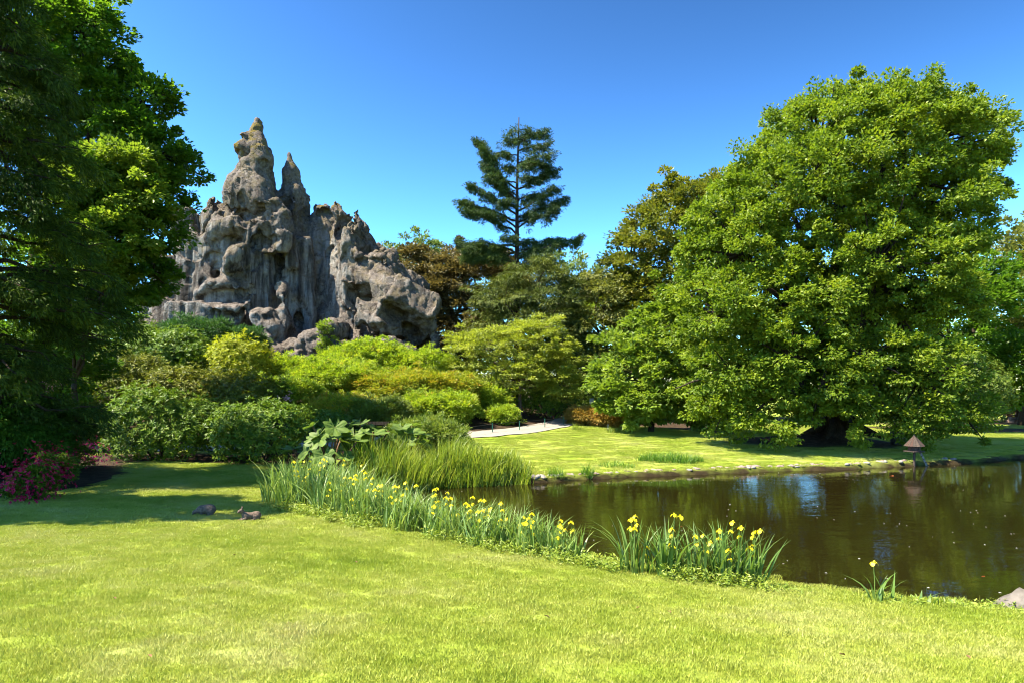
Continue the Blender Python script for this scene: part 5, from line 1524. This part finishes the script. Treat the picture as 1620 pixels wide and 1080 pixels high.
tag(obj('bank_weeds', mesh_np('bank_weeds', V, T, tint=np.repeat(np.clip(rng.random(len(wp))[k] * .6 + rng.random(len(k)) * .4, 0, 1), 4), mat=LM['weed'])), 'leafy green weeds tangled at the foot of the irises', 'weeds', kind='stuff')
# thin grasses that hang over the near water edge
ep = scatter_line([(3.6, 9.45), (4.4, 8.95), (5.2, 8.75), (6.3, 8.5), (7.4, 8.2)], 900, -.1, .25)
n = len(ep)
V, F, m_ = blades(np.c_[ep, ground(ep) - .01], rng.uniform(.06, .2, n), rng.uniform(.003, .007, n), rng.uniform(.1, .7, n), rng.uniform(0, .8, n), 3)
tag(obj('bank_grass', mesh_np('bank_grass', V, F, tint=np.repeat(rng.random(n), m_), mat=LM['reed'])), 'thin uncut grass along the near edge of the pond', 'grass', kind='stuff')

# ------------------------------------------------------------------ giant rhubarb with its big lobed leaves
def gunnera_leaf(R):
    """one round lobed leaf, cupped, with raised ribs; stalk joins at the origin"""
    n = 35
    a = np.linspace(-2.75, 2.75, n)
    rad = R * (0.66 + 0.30 * np.abs(np.cos(a * 3.2)) + 0.06 * rng.normal(0, 1, n).clip(-1, 1) + .08 * np.cos(a))
    rings = [(0.02, 0), (.35, .06), (.7, .16), (1.0, .20)]
    V = []
    for f_, z in rings:
        rr = rad * f_ if f_ > .5 else (R * .8 * f_ + 0 * rad)
        V.append(np.c_[np.cos(a) * rr, np.sin(a) * rr, z * R + .05 * R * f_ * np.cos(a * 6.4)])
    V = np.vstack(V)
    Q = [(k * n + j, (k + 1) * n + j, (k + 1) * n + j + 1, k * n + j + 1) for k in range(3) for j in range(n - 1)]
    t = np.clip(.35 + .25 * np.cos(np.tile(a, 4) * 6.4) + rng.normal(0, .08, len(V)), 0, 1)
    return mesh_np('leaf', V, np.array(Q), tint=t, mat=LM['gunnera'], smooth=False)
GL = [gunnera_leaf(r_) for r_ in (.42, .48, .38, .45)]
GSTALK = plain('rhubarb_stalk', (.20, .11, .05), .7, 12, .4)
def gunnera(label, x, y, leaves_):
    g = gz(x, y)
    root = thing('giant_rhubarb', label, 'plant', (x, y, g))
    for az, rad_, h, sc_, tilt in leaves_:
        e = np.array([math.cos(az) * rad_, math.sin(az) * rad_, h])
        mb = MB().tube(bent((0, 0, -.05), e, 6, .04, .06), np.linspace(.045, .022, 6), 6)
        st = mb.build('stalk', GSTALK, root, smooth=True)
        lf = obj('leaf', random.choice(GL), root, e)
        # leaf tips point outward and the blade tilts to the light
        lf.rotation_euler = Euler((0, tilt, az)).to_quaternion().to_euler()
        lf.scale = (sc_,) * 3
    return root
def gl_set(n, r0, r1, h0, h1):
    return [(a + rng.normal(0, .25), rng.uniform(r0, r1), rng.uniform(h0, h1), rng.uniform(.75, 1.1), rng.uniform(.1, .7)) for a in np.linspace(0, 6.283, n, endpoint=False)]
gunnera('sunlit giant rhubarb plant with pale ribbed leaves behind the left irises', -5.45, 20.6, gl_set(7, .5, .95, .8, 1.3) + gl_set(8, .2, .7, 1.25, 1.75) + [(4.3, .55, 1.35, 1.0, .95), (3.7, .7, 1.0, .95, 1.1), (5.2, .45, 1.7, .95, .85), (4.7, .8, .9, .9, 1.2)])
gunnera('dark giant rhubarb plant in the middle of the big leaved group', -4.75, 21.9, gl_set(9, .4, .95, 1.1, 1.5) + gl_set(6, .2, .6, 1.4, 1.8) + [(4.6, .5, 1.2, .95, .9)])
gunnera('giant rhubarb plant with bluish leaves beside the lance leaved bush', -3.6, 23.2, gl_set(8, .4, .9, .9, 1.3) + gl_set(6, .2, .6, 1.2, 1.6) + [(4.8, .5, 1.35, 1.0, .9), (4.2, .6, 1.1, .95, 1.0)])
gunnera('low shaded giant rhubarb plant at the edge of the left lawn', -6.9, 22.6, gl_set(7, .3, .7, .5, 1.0))

# ------------------------------------------------------------------ stones
def stone_mesh(name, r, sq, seed, mat, sub=3, amp=.22):
    import bmesh
    bm = bmesh.new()
    bmesh.ops.create_icosphere(bm, subdivisions=sub, radius=1)
    V = np.array([v.co[:] for v in bm.verts])
    V = V * (1 + amp * fbm(V * 1.3 + seed * 7.7, 3, seed))[:, None]
    fcs = facets(V + seed * 3.1, .9, seed) * .35
    V = (V + unit(V) * fcs[:, None]) * np.array(sq) * r
    for v, c in zip(bm.verts, V): v.co = c
    me = bpy.data.meshes.new(name); bm.to_mesh(me); bm.free()
    me.polygons.foreach_set('use_smooth', np.ones(len(me.polygons), bool))
    me.materials.append(mat)
    return me
PALE = plain('pale_stone', (.36, .32, .28), .9, 5, .35, .5, .2)
PINKS = plain('pinkish_stone', (.32, .24, .20), .9, 5, .4, .5, .2)
SM = [stone_mesh('stone', 1, (1, .75, .6), i + 3, PALE if i < 3 else PINKS, 2) for i in range(6)]
FAR = np.array([(-.2, 22.55), (.63, 22.75), (2.4, 23.65), (4.3, 24.45), (9.3, 25.85), (13.5, 26.95), (17.0, 28.25), (19.6, 29.2)])
cumf = np.concatenate([[0], np.cumsum(np.hypot(*np.diff(FAR, axis=0).T))])
def on_far(d_):
    return np.array([np.interp(d_, cumf, FAR[:, 0]), np.interp(d_, cumf, FAR[:, 1])])
for i in range(130):
    if i < 20: d_, r_ = rng.uniform(.6, 2.1), rng.uniform(.08, .19)
    elif i < 85: d_, r_ = rng.uniform(2.2, 13.5), rng.uniform(.05, .12)
    else: d_, r_ = rng.uniform(8, cumf[-1]), rng.uniform(.06, .17)
    q = on_far(d_) + rng.normal(0, .09, 2) + np.array([.0, .10])
    me = SM[rng.integers(0, 3)] if (i < 20 or rng.random() < .4) else SM[rng.integers(3, 6)]
    o = obj('stone', me, None, (q[0], q[1], max(gz(*q), 0.0) + r_ * .02))
    o.scale = (r_ * rng.uniform(.8, 1.4), r_ * .85, r_ * .75); o.rotation_euler = (0, 0, rng.uniform(0, 6))
    if i < 20: tag(o, 'pale stone in the little heap at the end of the reed bed', 'stone', 'pale stones heaped beside the reeds')
    elif me in SM[:3]: tag(o, 'small whitish stone along the far waterline', 'stone', 'whitish stones along the far waterline')
    else: tag(o, 'small brownish stone along the far waterline', 'stone', 'brownish stones along the far waterline')

BOULD = plain('grey_boulder', (.19, .165, .14), .85, 4, .35, .6, .3)
bl = thing('boulder', 'rounded pale grey boulder with a dark crack at the right corner of the pond', 'boulder', (6.72, 8.9, 0.06))
o = obj('stone', stone_mesh('boulder', .33, (1.1, .95, 1.0), 5, BOULD, 4, .08), bl)
MB().tube([(-.18, -.27, .20), (-.13, -.315, .10), (-.07, -.32, -.0), (-.02, -.315, -.08)], .009, 5).build('crack', plain('crack_shadow', (.02, .015, .012), .9), bl)
x, y = at_px(1420, 703)
o = obj('boulder', stone_mesh('boulder', .42, (.9, .8, 1.15), 12, plain('slate_boulder', (.085, .085, .095), .8, 4, .5, .6, .3), 4, .2), None, (x, y, gz(x, y) + .35))
tag(o, 'dark bluish boulder between the oak trunk and the duck house', 'boulder')

# ------------------------------------------------------------------ duck house on its post at the far bank
OLDW = plain('weathered_wood', (.085, .062, .05), .85, 9, .45, .4, .2, (1, 1, 5))
REDW = plain('reddish_wood', (.10, .055, .042), .85, 9, .4, .4, .2, (5, 1, 1))
GREYW = plain('silvered_wood', (.30, .27, .23), .85, 9, .35, .3, .2)
dx, dy = 16.35, 27.75
dh = thing('duck_house', 'small wooden duck house with a pointed plank roof on a post in the water', 'duck house', (dx, dy, 0), .25)
MB().tube([(0, 0, -.6), (0, 0, .66)], .055, 8).build('post', OLDW, dh)
MB().box((0, 0, .66), (.62, .62, .04)).build('platform', OLDW, dh)
six = np.arange(6) * np.pi / 3 + .3
mb = MB()
for k in range(6):
    a0, a1 = six[k], six[(k + 1) % 6]
    c = np.array([(math.cos(a0) + math.cos(a1)) / 2 * .25, (math.sin(a0) + math.sin(a1)) / 2 * .25, .80])
    o_ = MB().box(c, (.02, .25, .24), (0, 0, (math.atan2(c[1], c[0])))).build('wall_panel', REDW, dh)
MB().box((-.02, -.225, .80), (.12, .03, .15)).build('entrance', plain('dark_hole', (.01, .008, .007), .9), dh)
for k in range(6):
    a0, a1 = six[k], six[k] + np.pi / 3
    p0, p1 = np.array([math.cos(a0) * .42, math.sin(a0) * .42, .88]), np.array([math.cos(a1) * .42, math.sin(a1) * .42, .88])
    for j in range(3):
        q0, q1 = p0 + (p1 - p0) * (j / 3 + .012), p0 + (p1 - p0) * ((j + 1) / 3 - .012)
        ap = np.array([0, 0, 1.34 + .004 * j])
        t0, t1 = ap + (q0 - ap) * .10, ap + (q1 - ap) * .10
        nrm = unit(np.cross(q1 - q0, ap - q0)) * .018
        V = np.array([q0, q1, t1, t0, q0 + nrm, q1 + nrm, t1 + nrm, t0 + nrm])
        MB().add(V, [(0, 3, 2, 1), (4, 5, 6, 7), (0, 1, 5, 4), (1, 2, 6, 5), (2, 3, 7, 6), (3, 0, 4, 7)]).build('roof_plank', OLDW if (k + j) % 3 else REDW, dh)
    MB().tube([p0 + (0, 0, .02), (0, 0, 1.36)], .016, 5).build('roof_batten', OLDW, dh)
MB().tube([(0, 0, 1.3), (0, 0, 1.42)], [.05, .02], 6).build('finial', OLDW, dh)
rp_ = MB().box((.42, -.1, .33), (.10, .03, .85), (0, -.55, 0)).build('ramp', GREYW, dh)
for k in range(5):
    MB().box((.24 + k * .09, -.12, .60 - k * .145), (.10, .03, .02), (0, -.55, 0)).build('rung', OLDW, rp_)

dh.scale = (.88, .88, .92)

# ------------------------------------------------------------------ fence along the path, benches, sign, wall
GREEN = plain('green_paint', (.03, .16, .11), .5, 9, .2)
WIRE = plain('dark_wire', (.03, .035, .03), .6)
fc_ = thing('low_fence', 'low wire fence with thin green posts along the gravel path', 'fence', (W(779, 684, 33)[0], 33, 0))
fpts = []
for px, py in ((740, 690), (779, 684), (822, 680), (862, 676), (891, 672)):
    x, y = at_px(px, py)
    fpts.append((x, y, gz(x, y)))
for x, y, z in fpts[1:]:
    MB().tube([(x, y, z - .1), (x, y, z + .50)], .024, 8).build('post', GREEN, fc_, loc=tuple(-v for v in fc_.location))
for h in (.2, .44):
    MB().tube([(x, y, z + h) for x, y, z in fpts], .006, 4).build('wire', WIRE, fc_, loc=tuple(-v for v in fc_.location))

def bench(label, x, y, rz, wood, back=False, w_=1.5):
    b = thing('bench', label, 'bench', (x, y, gz(x, y)), rz)
    for k in range(3):
        MB().box((0, -.15 + k * .15, .44), (w_, .13, .045)).build('seat_plank', wood, b)
    for sx in (-1, 1):
        MB().box((sx * w_ * .38, 0, .2), (.09, .38, .44)).build('leg', wood, b)
    if back:
        for k in range(2):
            MB().box((0, .24, .66 + k * .17), (w_, .04, .13), (-.15, 0, 0)).build('back_plank', wood, b)
        for sx in (-1, 1):
            MB().box((sx * w_ * .38, .26, .62), (.07, .05, .5), (-.15, 0, 0)).build('back_post', wood, b)
    return b
x, y = at_px(1008, 668)
bench('low pale bench in the shade right of the bronze azaleas', x + .1, y + .3, .1, GREYW)
x, y = at_px(893, 669)
bench('reddish brown bench beside the path at the left of the bronze azaleas', x + .1, y + 2.6, -.5, REDW, True)

rl = thing('wooden_rail', 'dark wooden rail on posts beside the path behind the giant rhubarb', 'railing', (-6.2, 29.2, gz(-6.2, 29.2)))
MB().box((0, 0, .98), (1.9, .06, .14)).build('rail', BARK, rl)
for sx in (-.75, .72):
    MB().box((sx, .05, .5), (.12, .1, 1.05)).build('post', BARK, rl)

sx_, sy_ = W(936, 635, 43.5)[0], 43.5
sg = thing('sign', 'small white notice board on a thin dark post behind the bronze azaleas', 'sign', (sx_, sy_, gz(sx_, sy_)))
zz = W(936, 634, 43.5)[2] - gz(sx_, sy_)
MB().tube([(0, .03, -.1), (0, .03, zz)], .03, 6).build('post', BARK, sg)
MB().box((0, 0, zz), (.26, .025, .36)).build('board', plain('white_board', (.62, .66, .68), .6, 3, .08), sg)
sx_, sy_ = at_px(962, 680)
o = MB().tube([(0, 0, -.1), (0, 0, .34)], .03, 7).build('marker_stake', plain('pale_stake', (.45, .43, .38), .8, 5, .2), None, (sx_, sy_, gz(sx_, sy_)))
tag(o, 'short pale marker stake in front of the bronze azaleas', 'stake')

wx_, wy_ = W(1614, 668, 60)[0], 60.0
wl_ = thing('stone_wall', 'low wall of reddish stone blocks at the right edge of the far lawn', 'wall', (wx_, wy_, gz(wx_, wy_)))
PSTONE = plain('sandstone', (.30, .21, .17), .9, 5, .35, .4, .2)
for k in range(6):
    for r_ in range(2):
        MB().box((-.85 + k * .52 + (.12 if r_ else 0), rng.normal(0, .02), .13 + r_ * .25), (.49, .34, .23), (0, 0, rng.normal(0, .02)), .012).build('stone_block', PSTONE, wl_)
MB().box((-.05, -.06, .42), (.5, .5, .9), (0, 0, .05), .02).build('pier', PSTONE, wl_)

# young tree with a pale stem and the log beside it, across the left path
yb = gbase(125, 31.2)
yt = thing('young_tree', 'young bush on one thin pale stem beside the left end of the path', 'tree', yb)
MB().tube(bent((0, 0, -.1), (.05, 0, .95), 6, .04), [.045, .04, .036, .032, .028, .022], 7).build('trunk', plain('pale_stem', (.34, .27, .23), .8, 8, .3), yt, smooth=True)
V, T, ti, cc, dd = foliage([((yb[0], yb[1], yb[2] + 1.15), np.array([.42, .4, .3]))], 30, .16, 40, .12, .06, base=yb)
obj('crown', mesh_np('crown', V, T, tint=ti, mat=LM['fern']), yt)
lg = gbase(112, 31.8)
o = MB().tube([(-.7, 0, .42), (0, .05, .45), (.75, 0, .5)], [.12, .13, .11], 9).build('log', GREYW, None, lg, smooth=True)
tag(o, 'pale log lying behind the young bush at the left path', 'log')
x, y = W(515, 560, 43)[0], 43.0
sp = thing('sapling', 'slender light green sapling growing in front of the rock foot', 'tree', (x, y, gz(x, y)))
top = W(515, 508, 43)[2] - gz(x, y)
MB().tube(bent((0, 0, -.1), (.1, 0, top), 7, .02), np.linspace(.04, .01, 7), 6).build('trunk', STEM, sp, smooth=True)
V, T, ti, cc, dd = foliage([((x, y, gz(x, y) + top * .82), np.array([.5, .45, top * .22])), ((x + .1, y, gz(x, y) + top * .5), np.array([.62, .5, top * .25])), ((x - .15, y, gz(x, y) + top * .25), np.array([.5, .5, top * .25]))], 60, .2, 34, .15, .08, base=np.array([x, y, gz(x, y)]), shell=2)
obj('crown', mesh_np('crown', V, T, tint=ti, mat=LM['hazel']), sp)

# pink flower heads on two rhododendrons
def truss(px, py, Y, parent_label, r=.13, n=24):
    c = W(px, py, Y)
    host = next(o for o in C.objects if o.get('label') == parent_label)
    V, T, ti, cc, dd = rosettes([(c, np.array([r, r, r * .8]))], n, 5, .07, .06, base=np.array(host.location), tilt=.4)
    obj('flower_head', mesh_np('flower_head', V, T, tint=ti, mat=LM['palepink']), host)
for px, py in ((74, 606), (86, 600), (62, 612)):
    truss(px, py, 28.6, 'pale flowered rhododendron behind the clipped yew', .22, 40)
truss(453, 629, 33.6, 'yellow azalea with a pink flower right of the lime rhododendron', .16)

# ------------------------------------------------------------------ animals: two maras resting on the lawn, carp in the pond
FUR = plain('grey_brown_fur', (.21, .15, .115), .95, 30, .55, .6, .1, (1, 1, 1))
DARKF = plain('dark_eye', (.01, .008, .008), .3)
WHITEF = plain('white_rump_fur', (.5, .46, .42), .95, 20, .2)
TANF = plain('tan_fur', (.26, .16, .08), .95, 30, .4)
def mara(label, loc, rz, lying):
    g = thing('mara', label, 'mara', loc, rz)
    f = Field((-.42, -.22, -.03), (.48, .22, .52), .0125)
    if lying:                                   # lies with its head up
        f.ell((-.10, 0, .115), (.235, .12, .115), .05); f.ell((-.22, 0, .125), (.135, .125, .125), .05); f.ell((.08, 0, .13), (.13, .10, .115), .05)
        f.cap((.12, 0, .17), .075, (.20, 0, .27), .052, .04)
        f.ell((.235, 0, .295), (.085, .052, .055), .03); f.cap((.25, 0, .285), .042, (.315, 0, .265), .027, .03)
        for s_ in (-1, 1):
            f.cap((.225, s_ * .032, .33), .022, (.19, s_ * .05, .425), .014, .015)
            f.cap((.10, s_ * .07, .07), .045, (.26, s_ * .06, .025), .024, .03); f.cap((.26, s_ * .06, .025), .024, (.34, s_ * .06, .018), .018, .02)
            f.ell((-.20, s_ * .10, .08), (.11, .05, .08), .03); f.cap((-.22, s_ * .12, .03), .03, (-.02, s_ * .135, .02), .02, .02)
    else:                                       # hunched, grazing with the head low
        f.ell((-.10, 0, .19), (.22, .135, .155), .05); f.ell((-.20, 0, .175), (.14, .14, .15), .05); f.ell((.07, 0, .19), (.14, .115, .14), .05)
        f.cap((.12, 0, .19), .085, (.225, 0, .15), .058, .04)
        f.ell((.255, 0, .135), (.08, .052, .058), .03); f.cap((.28, 0, .12), .043, (.325, 0, .07), .028, .03)
        for s_ in (-1, 1):
            f.cap((.225, s_ * .035, .175), .022, (.18, s_ * .06, .265), .015, .015)
            f.cap((.06, s_ * .07, .14), .045, (.075, s_ * .07, .015), .02, .03); f.cap((.075, s_ * .07, .015), .02, (.12, s_ * .07, .012), .018, .02)
            f.ell((-.18, s_ * .10, .12), (.11, .055, .11), .03); f.cap((-.22, s_ * .11, .05), .035, (-.10, s_ * .115, .015), .022, .02); f.cap((-.10, s_ * .115, .015), .022, (-.02, s_ * .115, .012), .018, .02)
    V, Q = f.mesh()
    N_ = vert_normals(V, Q)
    V = V + N_ * (.006 * fbm(V * 22, 3, 5))[:, None]
    obj('body', mesh_np('body', V, Q, mat=FUR, smooth=True), g)
    g.scale = (.68, .68, .68)
    ex, ez = (.275, .315) if lying else (.295, .15)
    for s_ in (-1, 1):
        MB().tube([(ex, s_ * .040, ez), (ex + .004, s_ * .047, ez), (ex + .004, s_ * .052, ez)], [.011, .012, .005], 7).build('eye', DARKF, g)
    if lying:
        V2 = []
        ff = Field((-.42, -.2, 0), (-.2, .2, .25), .015)
        ff.ell((-.325, 0, .115), (.04, .085, .07), .02)
        V, Q = ff.mesh(); obj('rump_patch', mesh_np('rump_patch', V, Q, mat=WHITEF, smooth=True), g)
    return g
x, y = at_px(323, 815)
mara('hunched grey brown mara grazing on the shaded lawn with its head low', (x, y, gz(x, y)), math.radians(205), False)
x, y = at_px(394, 822)
mara('mara lying on the shaded lawn with its head raised and a white rump', (x, y, gz(x, y)), math.radians(215), True)

ORANGE = plain('orange_scales', (.75, .16, .02), .4, 14, .35, 0, .5)
def carp(label, x, y, rz, L_, z):
    g = thing('carp', label, 'fish', (x, y, z), rz)
    t = np.linspace(0, 1, 14)
    r_ = .13 * np.sin(np.pi * np.clip(t, 0, 1) ** .62) ** .8 + .012
    mb = MB(); sides = 10
    ang = np.linspace(0, 2 * np.pi, sides, endpoint=False)
    V = np.stack([np.repeat((t - .5)[:, None], sides, 1), np.sin(t * 5)[:, None] * .02 + .62 * r_[:, None] * np.cos(ang), r_[:, None] * np.sin(ang)], -1).reshape(-1, 3) * L_
    Q = [(i * sides + j, (i + 1) * sides + j, (i + 1) * sides + (j + 1) % sides, i * sides + (j + 1) % sides) for i in range(13) for j in range(sides)]
    mb.add(V, Q).build('body', ORANGE, g, smooth=True)
    mb = MB()
    for sg_ in (-1, 1):
        mb.add(np.array([(.46, -.02, 0), (.66, -.03, sg_ * .12), (.60, .0, sg_ * .02), (.46, .02, 0), (.62, .01, sg_ * .10)]) * L_, None, [(0, 1, 2), (3, 2, 4)])
    mb.build('tail_fin', ORANGE, g)
    MB().add(np.array([(-.12, -.006, .12), (.18, -.006, .07), (.08, 0, .19), (-.1, .006, .12), (.18, .006, .07), (-.06, 0, .19)]) * L_, [(0, 1, 2, 5), (3, 5, 2, 4)]).build('back_fin', ORANGE, g)
    return g
def on_water(px, py):
    Y = EYE * FPX / (py - HOR)
    return (px - 810) / FPX * Y, Y
for lb_, px, py, rz, L_ in (('bright orange carp near the right edge of the pond', 1556, 911, .05 + math.pi, .34), ('orange carp near the far bank before the duck house', 1412, 752, .1, .42), ('dim orange carp in the middle of the pond behind the near irises', 1078, 832, 2.9, .3)):
    x, y = on_water(px, py)
    carp(lb_, x, y, rz, L_, -.055)

# ------------------------------------------------------------------ petals on the water, a few dead leaves on the lawn
fp = np.c_[rng.uniform(-3, 22, 2600), rng.uniform(9, 30, 2600)]
fp = fp[(poly_sd(fp, POND) < -.35) & (fbm(np.c_[fp * .35, np.zeros(len(fp))], 3, 8) > .02)][:150]
n = len(fp)
D = rand_dirs(n) * np.array([1, 1, 0]); D = unit(D + 1e-6)
V, T = leaf_cloud(np.c_[fp, np.full(n, .006)], D, np.tile([0, 0, 1.0], (n, 1)), rng.uniform(.02, .055, n), rng.uniform(.015, .03, n), fold=.25)
tag(obj('floating_petals', mesh_np('floating_petals', V, T, tint=np.repeat(rng.random(n), 4), mat=leafmat('white_petals', G((.55, .5, .42), (.75, .73, .68)), .6, .2))), 'scattered white petals floating on the pond', 'petals', kind='stuff')
DEAD = leafmat('dead_leaves', G((.10, .05, .02), (.22, .11, .05)), .8, .1)
for i, (px, py) in enumerate(((368, 882), (565, 893), (728, 885), (870, 982), (1005, 968), (240, 1048), (455, 990), (1338, 1044), (1535, 1050), (184, 952), (1128, 890), (1062, 975))):
    x, y = at_px(px, py)
    a = rng.uniform(0, 6.28)
    V, T = leaf_cloud(np.array([[0, 0, .02]]), np.array([[math.cos(a), math.sin(a), .25]]), np.array([[0, .3, 1.0]]), rng.uniform(.05, .08), rng.uniform(.03, .045), fold=.3)
    o = obj('dead_leaf', mesh_np('dead_leaf', V, T, tint=np.full(len(V), rng.random()), mat=DEAD), None, (x, y, gz(x, y) + .015))
    tag(o, 'small dead brown leaf lying on the near lawn', 'leaf', 'dead leaves on the near lawn')
